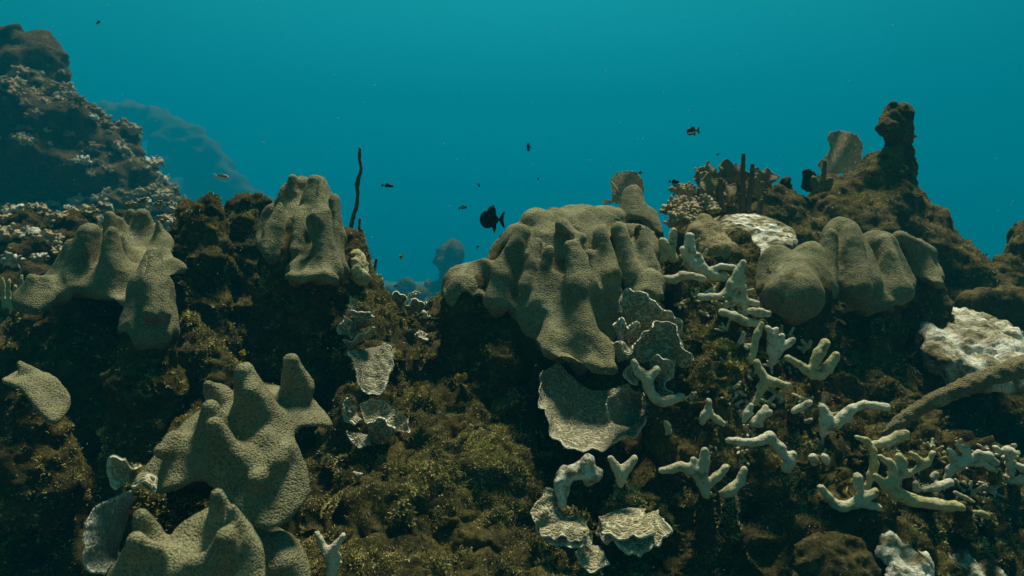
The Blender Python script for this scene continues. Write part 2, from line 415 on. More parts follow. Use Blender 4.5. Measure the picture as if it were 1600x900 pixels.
_nt.links.new(_b.inputs['Base Color'].links[0].from_socket, _tr.inputs[0]); _nt.links.new(_b.outputs[0], _mx.inputs[1]); _nt.links.new(_tr.outputs[0], _mx.inputs[2])
_mx.inputs[0].default_value = 0.4; _nt.links.new(_mx.outputs[0], _nt.nodes['Material Output'].inputs[0])
M['fish_black'] = plain('black_fish_skin', (0.012, 0.014, 0.018), 0.3, 50, 0.45, 0.0)
M['fish_brown'] = plain('brown_fish_skin', (0.10, 0.07, 0.035), 0.3, 50, 0.45, 0.0)
M['fish_white'] = plain('white_fish_skin', (0.75, 0.72, 0.60), 0.1, 50, 0.4, 0.0)
M['fish_yellow'] = plain('yellow_fish_skin', (0.45, 0.36, 0.06), 0.2, 50, 0.4, 0.0)
M['eye'] = plain('fish_eye', (0.01, 0.01, 0.01), 0.0, 50, 0.2, 0.0)
M['sand'] = plain('seabed_sand', (0.10, 0.09, 0.06), 0.5, 6, 0.95, 0.02)
M['yellow_algae'] = plain('yellow_algae_blade', (0.32, 0.24, 0.03), 0.4, 60, 0.8, 0.002)
M['speck'] = plain('suspended_speck', (0.6, 0.6, 0.5), 0.1, 60, 0.8, 0.0)
m, nt, b = mat('turf_algae_filaments')
at_ = nt.nodes.new('ShaderNodeAttribute'); at_.attribute_name = 'tone'
nt.links.new(at_.outputs['Color'], b.inputs['Base Color'])
M['turf'] = m

TURF_ON = []      # (V, Q, density weight)

# ================================================================== the setting: seabed and reef slope
def tps(ctrl):
    C = np.array([[*P(x, y, d)] for x, y, d in ctrl]); X = C[:, :2]; Z = C[:, 2]
    def U(r2): return r2 * np.log(r2 + 1e-9) * 0.5
    n = len(X); K = U(((X[:, None] - X[None]) ** 2).sum(-1)) + np.eye(n) * 0.02
    Pm = np.c_[np.ones(n), X]; A = np.block([[K, Pm], [Pm.T, np.zeros((3, 3))]])
    s = np.linalg.solve(A, np.r_[Z, 0, 0, 0])
    def f(Q):
        r = np.empty(len(Q))
        for i in range(0, len(Q), 40000):
            q = Q[i:i + 40000]
            r[i:i + 40000] = U(((q[:, None] - X[None]) ** 2).sum(-1)) @ s[:n] + s[n] + q @ s[n + 1:]
        return r
    return f
CTRL = [(-250, 720, 1.9), (-250, 1100, 1.35), (0, 690, 2.35), (0, 900, 1.74), (0, 1100, 1.66), (120, 620, 2.6), (120, 800, 1.95), (100, 560, 2.9), (300, 560, 2.95),
        (300, 700, 2.35), (300, 900, 1.75), (300, 1150, 1.5), (420, 620, 2.65), (550, 640, 1.95), (500, 720, 2.02), (520, 800, 1.6), (550, 900, 1.48),
        (550, 1150, 1.25), (640, 640, 2.0), (640, 560, 2.35), (650, 500, 2.8), (700, 700, 1.8), (680, 800, 1.6), (750, 900, 1.42), (750, 1150, 1.2),
        (850, 700, 1.96), (850, 800, 1.75), (900, 900, 1.6), (1000, 740, 1.84), (1000, 900, 1.68), (1120, 900, 1.7), (1120, 800, 1.78), (1000, 1150, 1.25), (1060, 620, 1.95),
        (1100, 540, 2.05), (1080, 450, 2.3), (1090, 400, 2.6), (1200, 640, 1.95), (1200, 560, 2.15), (1220, 760, 1.76), (1250, 900, 1.68),
        (1250, 1150, 1.5), (1350, 700, 1.85), (1350, 800, 1.7), (1450, 760, 1.9), (1450, 900, 1.65), (1600, 760, 2.1), (1600, 900, 1.8),
        (1750, 900, 1.8), (1500, 680, 2.3), (1600, 690, 2.6), (1600, 640, 3.2), (1500, 600, 2.9), (1750, 650, 3.2), (1400, 520, 2.8), (1250, 470, 2.7),
        (1200, 420, 3.0), (1300, 400, 3.3), (1500, 480, 3.6), (600, 520, 3.2), (620, 500, 3.8), (300, 470, 3.0), (100, 480, 3.3), (-200, 470, 3.6),
        (300, 430, 4.0), (900, 470, 3.2), (900, 420, 4.0), (1100, 400, 4.0), (1400, 430, 4.2), (1700, 500, 4.2), (-300, 430, 4.4), (-250, 560, 2.6)]
hf = tps(CTRL)
def reef_slope():
    xs = np.arange(-3.2, 3.6, 0.0115); ys = np.arange(1.02, 4.4, 0.0115)
    X, Y = np.meshgrid(xs, ys, indexing='ij'); Q2 = np.c_[X.ravel(), Y.ravel()]
    H = np.clip(hf(Q2), 0.15, 2.2)
    # sides and far edge fall away to the seabed
    fall = np.clip((Q2[:, 1] - 3.7) / 0.7, 0, 1) ** 2 + np.clip((np.abs(Q2[:, 0]) - 2.7) / 0.7, 0, 1) ** 2 + np.clip((1.22 - Q2[:, 1]) / 0.2, 0, 1) ** 1.3
    H = np.maximum(H - 1.5 * fall, -0.06)
    V = np.c_[Q2, H]; nx, ny = X.shape
    i = np.arange(nx * ny).reshape(nx, ny)
    F = np.stack([i[:-1, :-1], i[1:, :-1], i[1:, 1:], i[:-1, 1:]], -1).reshape(-1, 4)
    n = vnormals(V, F)
    base = V.copy()
    lump = 0.085 * fbm(base * 4.2, 3) + 0.030 * ridged(base * 11, 3) + 0.016 * fbm(base * 34, 3)
    V = V + n * lump[:, None]
    V[:, 0] += 0.03 * fbm(base * 13 + 40, 3); V[:, 1] += 0.03 * fbm(base * 13 + 80, 3)
    V[:, 2] = np.where(H <= -0.05, -0.08, V[:, 2])
    return V, F
SV, SF = reef_slope()
tag(put('reef_slope', SV, SF, M['rock']), kind='structure')
TURF_ON.append((SV, SF, 1.0))
def ground():
    xs = np.linspace(-75, 75, 330); ys = np.linspace(-8, 80, 220)
    X, Y = np.meshgrid(xs, ys, indexing='ij'); B = np.c_[X.ravel(), Y.ravel(), np.zeros(X.size)]
    V = B.copy(); V[:, 2] = 0.10 * fbm(B * 0.5, 4) - 0.10 - 2.6 * np.clip((B[:, 1] - 4.5) / 12, 0, 1) - 6.0 * np.clip((B[:, 1] - 14) / 60, 0, 1) + 0.35 * np.clip(fbm(B * 0.22 + 9, 3), 0, 1) * np.clip((Y.ravel() - 6) / 4, 0, 1)
    nx, ny = X.shape; i = np.arange(nx * ny).reshape(nx, ny)
    F = np.stack([i[:-1, :-1], i[1:, :-1], i[1:, 1:], i[:-1, 1:]], -1).reshape(-1, 4)
    return V, F
GV, GF = ground()
tag(put('seabed', GV, GF, M['sand']), kind='structure')

# ================================================================== builders
def blob(prims, h, k=0.03, rel=1, fn=None, post=None, pad=0.03, extra=None):
    G = grid_for(prims, h, pad); F = caps_sdf(G, prims, k)
    if extra is not None: F = extra(G, F)
    V, Q = nets(G, F); V = relax(V, Q, rel)
    if fn is not None: V = disp(V, Q, fn)
    return V, Q
def skirt_cut(pts, d):
    """height of the lower rim of the live tissue, as a function of world x"""
    W = np.array([P(x, y, d) for x, y in pts]); o = np.argsort(W[:, 0]); W = W[o]
    return lambda X: np.interp(X, W[:, 0], W[:, 2])
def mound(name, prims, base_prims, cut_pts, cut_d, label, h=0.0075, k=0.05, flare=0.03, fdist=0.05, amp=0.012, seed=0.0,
          group=None, live='star', dead='rock_dark', shrink=0.012, cat='coral', turf=0.45, s=9.0, slabs=()):
    allp = prims + base_prims
    base = np.mean([a for a, _, _, _ in prims], axis=0); base[2] = min(b[2] for _, _, b, _ in allp)
    t = thing(name, base, label, cat, group)
    zc = skirt_cut(cut_pts, cut_d)
    G = grid_for(prims, h, 0.05); F = caps_sdf(G, prims, k)
    cutz = (zc(G.X[:, 0, 0])[:, None, None] + 0.018 * np.sin(G.X * 47 + seed) + 0.012 * np.sin(G.X * 101 + G.Y * 60 + seed)).astype(np.float32)
    up = G.Z - cutz
    Fl = F - flare * np.exp(-np.maximum(up, 0) / fdist)
    Fl = smax(Fl, -up, 0.022)
    for fr_, ol_ in slabs: Fl = smin(Fl, slab_sdf(G, fr_, ol_, 0.009, 0.012, 0.004, 0.12, seed), 0.045)
    V, Q = nets(G, Fl); V = relax(V, Q, 1); V = disp(V, Q, drape(amp, s, seed))
    put('live_tissue', V, Q, M[live], t)
    G = grid_for(allp, h * 1.35, 0.05); F = caps_sdf(G, allp, k) + shrink
    V, Q = nets(G, F); V = relax(V, Q, 1)
    z2 = zc(V[:, 0]); a = 0.010 + 0.026 * np.clip((z2 - V[:, 2]) / 0.08, 0, 1)
    n = vnormals(V, Q); V = V + n * (a * (0.8 * fbm(V * 15 + seed, 4, gain=0.55) + 0.3 * ridged(V * 8 + seed, 3)) - 0.002)[:, None]
    put('dead_base', V, Q, M[dead], t)
    if turf:
        m_ = (V[Q].mean(1)[:, 2] < zc(V[Q].mean(1)[:, 0]) - 0.01); TURF_ON.append((V, Q[m_], turf))
    return t
def turf_rock(name, prims, label, h=0.011, k=0.06, amp=0.03, s=13, mat_='rock', turf=1.0, cat='rock', group=None):
    base = np.mean([a for a, _, _, _ in prims], axis=0); base[2] = min(b[2] for _, _, b, _ in prims)
    t = thing(name, base, label, cat, group)
    V, Q = blob(prims, h, k, 1, rugged(amp, s)); put('rock_body', V, Q, M[mat_], t)
    if turf: TURF_ON.append((V, Q, turf))
    return t
def chain(*pts):
    """pts: (px, py, d, r) ..."""
    return [cap(*a, *b) for a, b in zip(pts[:-1], pts[1:])]

# ================================================================== the great mounds of star coral
E = [cap(872, 424, 2.30, 94, 878, 520, 2.19, 112), cap(905, 415, 2.30, 92, 950, 470, 2.26, 82), cap(812, 402, 2.24, 50, 800, 470, 2.22, 62),
     cap(728, 452, 2.14, 38, 725, 560, 2.14, 42), cap(765, 436, 2.18, 34, 775, 520, 2.16, 48), cap(985, 400, 2.22, 48, 990, 470, 2.2, 42),
     cap(893, 386, 2.03, 14, 905, 450, 1.99, 24), cap(905, 450, 1.99, 24, 910, 528, 1.94, 26), cap(895, 500, 1.98, 20, 868, 535, 1.96, 24), cap(900, 530, 1.96, 22, 930, 548, 1.95, 18),
     cap(858, 392, 2.06, 10, 848, 470, 2.02, 18), cap(868, 430, 2.03, 9, 858, 500, 2.0, 15), cap(838, 380, 2.10, 10, 822, 450, 2.05, 15),
     cap(815, 368, 2.12, 14, 788, 430, 2.08, 20), cap(788, 430, 2.08, 18, 778, 470, 2.06, 20), cap(938, 365, 2.10, 10, 950, 430, 2.04, 16), cap(950, 430, 2.04, 14, 958, 490, 2.03, 16),
     cap(968, 360, 2.12, 12, 984, 430, 2.08, 18), cap(1000, 358, 2.14, 14, 1010, 440, 2.10, 18), cap(925, 400, 2.06, 8, 932, 455, 2.02, 11),
     cap(832, 348, 2.22, 17, 868, 342, 2.3, 17), cap(930, 340, 2.3, 16, 965, 342, 2.25, 16), cap(880, 352, 2.12, 9, 905, 372, 2.05, 10), cap(1012, 440, 2.06, 14, 1022, 464, 2.02, 10)]
Eb = [cap(870, 560, 2.22, 105, 850, 760, 2.15, 110), cap(728, 560, 2.14, 40, 730, 760, 2.05, 66), cap(790, 560, 2.12, 66, 790, 760, 2.05, 80),
      cap(990, 480, 2.2, 46, 1000, 700, 2.15, 60)]
mound('star_coral_mound', E, Eb, [(680, 476), (730, 482), (775, 492), (815, 515), (840, 545), (880, 574), (925, 580), (962, 570), (975, 500), (1010, 468), (1040, 470)], 1.95,
      'great olive star coral dome with draped ridges, largest mound in the middle of the reef', h=0.0065, k=0.018, flare=0.016, fdist=0.028, amp=0.017, seed=1.0, s=9,
      slabs=[(plane_frame((885, 500, 2.0), (842, 535, 1.90), (948, 574, 1.85)), [(834, 522), (850, 512), (880, 500), (925, 512), (950, 540), (963, 574), (940, 581), (905, 574), (870, 558), (846, 541)]),
             (plane_frame((1000, 430, 2.12), (985, 470, 2.02), (1030, 465, 2.02)), [(985, 430), (1012, 420), (1030, 455), (1030, 472), (1005, 470), (985, 462)])])

D = [cap(496, 284, 2.22, 15, 500, 370, 2.2, 40), cap(450, 304, 2.26, 13, 446, 400, 2.22, 42), cap(472, 296, 2.28, 16, 470, 420, 2.24, 56), cap(425, 335, 2.24, 14, 420, 400, 2.2, 20),
     cap(500, 284, 2.14, 8, 500, 350, 2.08, 16), cap(500, 350, 2.08, 14, 508, 425, 2.07, 22), cap(522, 315, 2.16, 9, 526, 420, 2.12, 16), cap(436, 318, 2.16, 8, 420, 400, 2.12, 15),
     cap(470, 330, 2.16, 7, 466, 390, 2.10, 12), cap(458, 278, 2.25, 7, 458, 300, 2.25, 10), cap(480, 400, 2.14, 24, 486, 425, 2.1, 32)]
Db = [cap(470, 420, 2.22, 62, 460, 660, 2.2, 84), cap(535, 420, 2.24, 26, 560, 640, 2.2, 62)]
mound('star_coral_mound', D, Db, [(395, 385), (420, 425), (450, 440), (490, 446), (530, 440), (550, 420)], 2.05,
      'tall blunt star coral tower beside the thin upright sea rod', h=0.0065, k=0.014, flare=0.014, fdist=0.03, amp=0.017, seed=4.0, s=10,
      slabs=[(plane_frame((485, 400, 2.10), (438, 442, 1.95), (528, 442, 1.95)), [(436, 441), (452, 428), (478, 410), (505, 412), (522, 430), (530, 446), (502, 442), (470, 440), (452, 444)])])

FA = plane_frame((205, 340, 2.42), (60, 470, 2.03), (205, 470, 2.03))
def on(fr, x0, y0, r0, x1, y1, r1, lift=0.0):
    d = pd(fr, x1, y1) - lift; return cap(x0, y0, d + 0.01, r0, x1, y1, d + 0.02, r1)
A = [on(FA, 140, 366, 16, 132, 430, 34), on(FA, 112, 385, 10, 104, 430, 22), on(FA, 171, 338, 8, 172, 380, 16), on(FA, 186, 346, 7, 188, 372, 13), on(FA, 176, 362, 9, 176, 440, 26), on(FA, 186, 372, 8, 192, 410, 14),
     on(FA, 222, 338, 11, 226, 362, 16), on(FA, 246, 348, 7, 250, 378, 14), on(FA, 52, 436, 11, 52, 464, 22), on(FA, 74, 434, 8, 84, 456, 18), on(FA, 205, 332, 6, 206, 344, 9), on(FA, 236, 440, 10, 230, 460, 16)]
Ab = [cap(150, 450, 2.36, 66, 150, 640, 2.3, 90), cap(60, 490, 2.3, 36, 60, 660, 2.25, 60), cap(220, 420, 2.45, 44, 230, 620, 2.4, 66)]
mound('star_coral_mound', A, Ab, [(20, 486), (60, 490), (90, 478), (140, 470), (180, 480), (230, 484), (290, 440)], 2.05,
      'broad folded star coral mound with an overhanging skirt, left of the cone shaped coral', h=0.0075, k=0.014, flare=0.014, fdist=0.03, amp=0.009, seed=7.0, s=10,
      slabs=[(FA, [(24, 470), (40, 440), (70, 432), (98, 425), (108, 372), (135, 352), (165, 342), (200, 334), (240, 338), (256, 355), (264, 385), (290, 408), (272, 420), (245, 436), (230, 462), (205, 474), (165, 462), (130, 452), (95, 458), (70, 474), (45, 478)])])

B = [cap(239, 400, 1.86, 12, 237, 450, 1.84, 29), cap(237, 450, 1.84, 29, 234, 520, 1.82, 42), cap(236, 400, 1.80, 6, 232, 490, 1.75, 12), cap(250, 415, 1.82, 6, 258, 490, 1.78, 11), cap(215, 440, 1.82, 6, 205, 500, 1.8, 11)]
Bb = [cap(236, 490, 1.83, 38, 226, 600, 1.82, 52), cap(226, 600, 1.82, 52, 220, 760, 1.82, 60)]
mound('star_coral_mound', B, Bb, [(180, 528), (240, 540), (290, 528)], 1.8,
      'single pointed cone of star coral standing in front of the folded left mound', h=0.006, k=0.02, flare=0.0, amp=0.008, seed=11.0, s=16, shrink=0.014, live='star_near')

H_ = [cap(1318, 372, 2.44, 32, 1318, 450, 2.40, 52), cap(1372, 390, 2.48, 30, 1380, 450, 2.46, 42), cap(1425, 402, 2.54, 26, 1432, 440, 2.52, 34),
     cap(1330, 356, 2.36, 10, 1340, 450, 2.28, 22), cap(1300, 366, 2.36, 8, 1292, 440, 2.30, 16), cap(1352, 372, 2.40, 7, 1362, 440, 2.34, 12), cap(1380, 376, 2.42, 10, 1398, 450, 2.36, 20), cap(1405, 372, 2.5, 10, 1448, 396, 2.5, 13), cap(1446, 405, 2.48, 9, 1456, 445, 2.44, 13)]
Hb = [cap(1330, 460, 2.5, 66, 1320, 700, 2.4, 90), cap(1420, 440, 2.56, 50, 1420, 700, 2.5, 84)]
tH = mound('star_coral_mound', H_, Hb, [(1260, 470), (1300, 492), (1350, 490), (1390, 480), (1425, 462), (1445, 455), (1480, 450)], 2.3,
      'ridged star coral mound below the lumpy rock pillar', h=0.008, k=0.014, flare=0.014, amp=0.011, seed=16.3, s=8, live='star', dead='rock',
      slabs=[(plane_frame((1385, 430, 2.42), (1340, 468, 2.32), (1420, 462, 2.34)), [(1335, 462), (1355, 440), (1390, 430), (1415, 440), (1424, 458), (1400, 474), (1370, 478), (1345, 474)])])
G_ = [cap(1215, 412, 2.30, 28, 1215, 460, 2.25, 36), cap(1262, 408, 2.32, 30, 1262, 450, 2.28, 38), cap(1240, 430, 2.25, 34, 1240, 460, 2.2, 44)]
Gb = [cap(1240, 460, 2.3, 62, 1250, 680, 2.3, 90)]
mound('star_coral_mound', G_, Gb, [(1160, 480), (1200, 500), (1240, 502), (1290, 490), (1310, 470)], 2.2,
      'low smooth star coral bulge tucked against the left side of the ridged right mound', h=0.0075, k=0.025, flare=0.014, amp=0.009, seed=19.0, s=7, dead='rock')
F_ = [cap(988, 306, 2.75, 17, 990, 350, 2.72, 30), cap(1012, 340, 2.75, 16, 1018, 372, 2.72, 24)]
mound('star_coral_mound', F_, [cap(992, 360, 2.75, 32, 1000, 480, 2.7, 60)], [(950, 352), (985, 345), (1040, 372)], 2.7,
      'small rounded star coral knob behind the great dome, before the tan sea fan', h=0.009, k=0.03, flare=0.0, amp=0.007, seed=23.0, group=None, turf=0.5)

# ------------------------------------------------------------------ plated star corals in the near left corner
def cone(frame, x0, y0, r0, x1, y1, r1, lift=0.0):
    d = pd(frame, x1, y1); return cap(x0, y0, d - 0.02 - lift, r0, x1, y1, d + 0.012 - lift, r1)
def plated(label, prims, frame, outline, base_prims, base_d, h=0.0042, t=0.0065, wav=0.004, bend=0.35, seed=0.0, k=0.035, live='star_near'):
    lo = np.min([np.minimum(a - ra, b - rb) for a, ra, b, rb in prims], axis=0); hi = np.max([np.maximum(a + ra, b + rb) for a, ra, b, rb in prims], axis=0)
    o, u, v, n = frame
    for px, py in outline:
        r = P(px, py, 1.0) - CAM; q = CAM + r * (((o - CAM) @ n) / (r @ n)); lo = np.minimum(lo, q); hi = np.maximum(hi, q)
    base = (lo + hi) / 2; base[2] = lo[2]
    th = thing('plate_star_coral', base, label, 'coral')
    G = Grid(lo - 0.05, hi + 0.05, h); F = caps_sdf(G, prims, 0.03)
    Sl = slab_sdf(G, frame, outline, t, 0.006, wav, bend, seed)
    V, Q = nets(G, smin(F, Sl, k)); V = relax(V, Q, 1)
    V = disp(V, Q, lambda V: 0.0010 * fbm(V * 45 + seed, 2) + 0.0028 * fbm(V * 15 + seed, 2))
    put('live_tissue', V, Q, M[live], th)
    V, Q = blob(base_prims, 0.009, 0.05, 1, rugged(0.02, 18)); put('dead_base', V, Q, M['rock_dark'], th); TURF_ON.append((V, Q, 0.8))
    return th
FI = plane_frame((400, 590, 1.37), (200, 716, 1.215), (420, 795, 1.13))
def bud(frame, x, y, r_px): return cap(x, y, pd(frame, x, y) - 0.004, r_px)
I_ = [cone(FI, 381, 582, 15, 400, 650, 40), cone(FI, 396, 612, 12, 424, 668, 24), cone(FI, 330, 638, 13, 336, 694, 36), cone(FI, 336, 664, 14, 356, 730, 28), cone(FI, 455, 564, 12, 464, 604, 26),
      cone(FI, 325, 602, 9, 340, 622, 16), bud(FI, 416, 690, 14), bud(FI, 345, 618, 13), bud(FI, 430, 722, 13), bud(FI, 272, 684, 12), bud(FI, 402, 748, 13), bud(FI, 448, 700, 10), bud(FI, 384, 720, 12), bud(FI, 250, 706, 10)]
plated('large near star coral plate with three tall blunt knobs, hanging over dark rock', I_,
       FI,
       [(195, 714), (222, 690), (243, 664), (292, 630), (315, 603), (345, 590), (380, 565), (430, 566), (480, 590), (512, 634), (482, 644), (456, 664), (462, 690), (474, 715),
        (472, 745), (440, 782), (405, 797), (374, 792), (352, 765), (330, 742), (300, 738), (262, 748), (228, 742)],
       [cap(400, 650, 1.52, 50, 380, 900, 1.5, 90), cap(300, 690, 1.45, 40, 300, 900, 1.45, 90)], 1.4, seed=2.0)
FJ = plane_frame((330, 800, 1.06), (200, 920, 0.99), (400, 930, 0.97))
J_ = [cone(FJ, 339, 772, 9, 352, 836, 30), cone(FJ, 362, 796, 9, 380, 870, 24), cone(FJ, 220, 806, 12, 234, 850, 22), cone(FJ, 211, 846, 12, 200, 900, 26), cone(FJ, 243, 858, 10, 262, 884, 18), cone(FJ, 352, 840, 14, 330, 920, 34), cone(FJ, 300, 880, 10, 290, 900, 20)]
plated('knobby star coral plate below the large plate, its foot running out of the frame', J_,
       plane_frame((330, 800, 1.06), (200, 920, 0.99), (400, 930, 0.97)),
       [(150, 910), (185, 870), (212, 836), (245, 850), (272, 840), (275, 822), (300, 806), (335, 780), (360, 785), (378, 815), (392, 850), (402, 900), (408, 950), (300, 1000), (160, 980)],
       [cap(320, 880, 1.25, 60, 300, 1080, 1.2, 90)], 1.1, seed=5.0, h=0.0042)
plated('round dim star coral plate low to the right of the knobby plate', [cap(432, 850, 1.2, 20, 440, 880, 1.18, 26), cap(398, 842, 1.22, 12, 400, 860, 1.2, 16)],
       plane_frame((430, 800, 1.27), (380, 880, 1.18), (480, 890, 1.18)),
       [(375, 815), (410, 802), (440, 820), (462, 850), (480, 872), (482, 900), (460, 930), (400, 940), (370, 900)],
       [cap(430, 900, 1.35, 40, 420, 1050, 1.3, 70)], 1.2, seed=8.0, t=0.0065)
plated('narrow mottled coral plate jutting from the dark wall on the far left', [cap(30, 568, 1.62, 5, 40, 577, 1.62, 8), cap(54, 594, 1.59, 5, 60, 602, 1.59, 9)],
       plane_frame((30, 570, 1.64), (10, 590, 1.58), (100, 620, 1.56)),
       [(3, 582), (8, 562), (30, 558), (55, 574), (85, 592), (110, 608), (104, 622), (84, 636), (60, 628), (36, 612), (14, 600)],
       [cap(60, 610, 1.8, 20, 60, 760, 1.8, 70)], 1.7, seed=3.0, t=0.007, wav=0.006)

# ------------------------------------------------------------------ turf covered dead heads between the mounds
turf_rock('dead_coral_head', [cap(312, 345, 2.5, 30, 310, 540, 2.4, 52), cap(296, 330, 2.55, 14, 300, 380, 2.5, 20), cap(330, 330, 2.5, 12, 335, 400, 2.45, 26)],
          'shaggy dark dead coral head between the folded left mound and the tall tower', mat_='rock_dark')
turf_rock('dead_coral_head', [cap(382, 330, 2.75, 26, 380, 520, 2.6, 46), cap(402, 320, 2.75, 14, 400, 400, 2.7, 20)],
          'smaller dark rough dead head touching the left flank of the tall tower', mat_='rock_dark')
turf_rock('dead_coral_head', [cap(300, 505, 2.0, 18, 310, 640, 1.95, 52), cap(335, 560, 1.95, 24, 350, 660, 1.9, 40)],
          'low shaggy yellowish hummock right of the cone shaped coral foot')
turf_rock('turf_buttress', [cap(548, 385, 2.35, 22, 590, 560, 2.2, 44), cap(530, 380, 2.4, 24, 540, 560, 2.3, 50), cap(590, 480, 2.35, 30, 600, 660, 2.1, 46)],
          'sloping brown buttress leaning on the right side of the tall tower', amp=0.022)
tag(put('rust_sponge', *blob([cap(556, 400, 2.22, 10, 562, 430, 2.2, 15)], 0.006, 0.02, 1, rugged(0.012, 30)), M['finger_warm']), 'mustard yellow patch of crust on the buttress under the sea rod', 'sponge')
turf_rock('turf_hummock', [cap(650, 560, 2.6, 26, 660, 700, 2.3, 60), cap(690, 640, 2.1, 30, 660, 760, 1.9, 60)],
          'brown hummock at the valley mouth left of the great dome foot')
turf_rock('turf_hummock', [cap(760, 752, 1.76, 70, 740, 1000, 1.6, 120), cap(680, 830, 1.65, 60, 660, 1000, 1.6, 90), cap(820, 820, 1.68, 50, 830, 1000, 1.55, 80)],
          'wide mossy olive hummock filling the bottom centre below the great dome', h=0.010, k=0.09, amp=0.034, s=12, turf=3.0)
turf_rock('turf_hummock', [cap(560, 800, 1.65, 24, 560, 900, 1.55, 52), cap(530, 850, 1.5, 26, 520, 1000, 1.45, 60)],
          'small mossy hummock behind the white forked coral at the bottom edge', turf=1.4)
turf_rock('turf_hummock', [cap(1085, 385, 2.55, 30, 1110, 500, 2.3, 60), cap(1140, 400, 2.5, 36, 1180, 520, 2.3, 60), cap(1060, 470, 2.3, 40, 1080, 600, 2.1, 60)],
          'dark brown slope of rubble under the upper finger corals, right of the great dome')
turf_rock('turf_hummock', [cap(1110, 600, 2.1, 50, 1110, 760, 1.9, 70), cap(1180, 620, 2.05, 50, 1200, 760, 1.85, 70), cap(1260, 660, 2.0, 50, 1290, 800, 1.8, 70)],
          'rust and olive rubble bank under the middle finger corals', turf=1.6)
turf_rock('turf_hummock', [cap(1380, 700, 2.0, 36, 1400, 900, 1.8, 70), cap(1460, 800, 1.95, 36, 1500, 960, 1.8, 80), cap(1560, 800, 2.05, 40, 1600, 960, 1.9, 90)],
          'brown bank under the long bent finger coral in the lower right', turf=1.0)

# ------------------------------------------------------------------ ridge with the finger shaped top, far right
K_ = [cap(1372, 275, 3.55, 34, 1330, 400, 3.4, 90), cap(1300, 300, 3.5, 28, 1290, 400, 3.4, 60), cap(1230, 322, 3.4, 26, 1230, 420, 3.3, 50),
      cap(1395, 300, 3.5, 28, 1440, 420, 3.4, 60), cap(1450, 360, 3.4, 24, 1490, 470, 3.3, 60), cap(1500, 410, 3.3, 26, 1520, 500, 3.2, 50), cap(1540, 420, 3.3, 20, 1560, 520, 3.2, 50),
      cap(1205, 318, 3.3, 14, 1180, 360, 3.3, 30), cap(1420, 290, 3.5, 10, 1428, 298, 3.5, 10)]
t = turf_rock('ridge_rock', K_, 'long brown rock ridge crossing the right side behind the mounds', h=0.016, k=0.08, amp=0.045, s=6, mat_='rock_far', turf=0.35)
tower = [cap(1414, 172, 3.5, 11, 1416, 260, 3.5, 11), cap(1396, 172, 3.48, 12, 1386, 196, 3.46, 12), cap(1384, 198, 3.44, 11, 1392, 205, 3.46, 12), cap(1398, 200, 3.48, 12, 1402, 250, 3.5, 18),
         cap(1390, 245, 3.48, 16, 1395, 290, 3.5, 32), cap(1416, 240, 3.5, 10, 1420, 292, 3.5, 12), cap(1372, 262, 3.5, 14, 1375, 290, 3.5, 24), cap(1402, 185, 3.5, 12, 1408, 215, 3.5, 12)]
turf_rock('rock_pillar', tower, 'upright rock pillar with a lumpy forked head, on top of the right ridge', h=0.010, k=0.03, amp=0.016, s=16, mat_='rock_far', turf=0.3)
turf_rock('rock_outcrop', [cap(1600, 370, 3.3, 22, 1620, 520, 3.2, 60), cap(1568, 410, 3.2, 12, 1560, 520, 3.1, 40), cap(1640, 380, 3.2, 40, 1640, 520, 3.1, 60), cap(1520, 470, 3.0, 14, 1620, 480, 3.0, 30)],
          'dark rock outcrop at the right edge, behind the bleached slab', h=0.014, amp=0.035, s=8, mat_='rock_far', turf=0.3)
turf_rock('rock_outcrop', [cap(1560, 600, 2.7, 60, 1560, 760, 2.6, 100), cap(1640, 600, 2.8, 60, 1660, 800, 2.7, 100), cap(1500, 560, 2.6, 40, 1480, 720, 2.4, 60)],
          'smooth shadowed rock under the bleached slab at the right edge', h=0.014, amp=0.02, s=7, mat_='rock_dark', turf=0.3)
for px, py, r, lab in ((1228, 288, 8, 'little bush of dark sponge on the left shoulder of the right ridge'), (1264, 272, 7, 'tiny dark knob beside the rods left of the upright sea fan')):
    turf_rock('sponge_knob', [cap(px, py, 3.4, r, px + 2, py + 16, 3.4, r + 4)], lab, h=0.008, amp=0.02, s=25, mat_='rock_dark', turf=0.0, cat='sponge')

# pitted pale coral table behind the finger corals
def flat_coral(name, label, frame, outline, matn, t=0.03, h=0.008, amp=0.008, wav=0.004, under=None, bend=0.3, part='crust', cat='coral', s=20):
    o, u, v, n = frame; lo = np.full(3, 1e9); hi = -lo
    for px, py in outline:
        r = P(px, py, 1.0) - CAM; q = CAM + r * (((o - CAM) @ n) / (r @ n)); lo = np.minimum(lo, q); hi = np.maximum(hi, q)
    base = (lo + hi) / 2; base[2] = lo[2]; th = thing(name, base, label, cat)
    G = Grid(lo - 0.06, hi + 0.06, h); V, Q = nets(G, slab_sdf(G, frame, outline, t, 0.02, wav, bend, 1.0)); V = relax(V, Q, 1)
    V = disp(V, Q, lambda V: amp * (fbm(V * s, 4) + 0.5 * ridged(V * s, 2))); put(part, V, Q, M[matn], th)
    if under:
        V, Q = blob(under, 0.012, 0.06, 1, rugged(0.025, 12)); put('dead_base', V, Q, M['rock_dark'], th); TURF_ON.append((V, Q, 0.6))
    return th
flat_coral('pitted_coral_table', 'pale pitted coral table behind the upper finger corals, before the dark rods',
           plane_frame((1150, 335, 3.05), (1100, 352, 2.9), (1240, 368, 2.8)), [(1098, 344), (1115, 332), (1160, 329), (1205, 336), (1235, 348), (1248, 366), (1235, 376), (1200, 372), (1150, 366), (1110, 362)],
           'pitted', 0.03, 0.009, under=[cap(1150, 375, 2.95, 26, 1150, 480, 2.8, 60), cap(1210, 385, 2.9, 26, 1210, 480, 2.7, 60)])
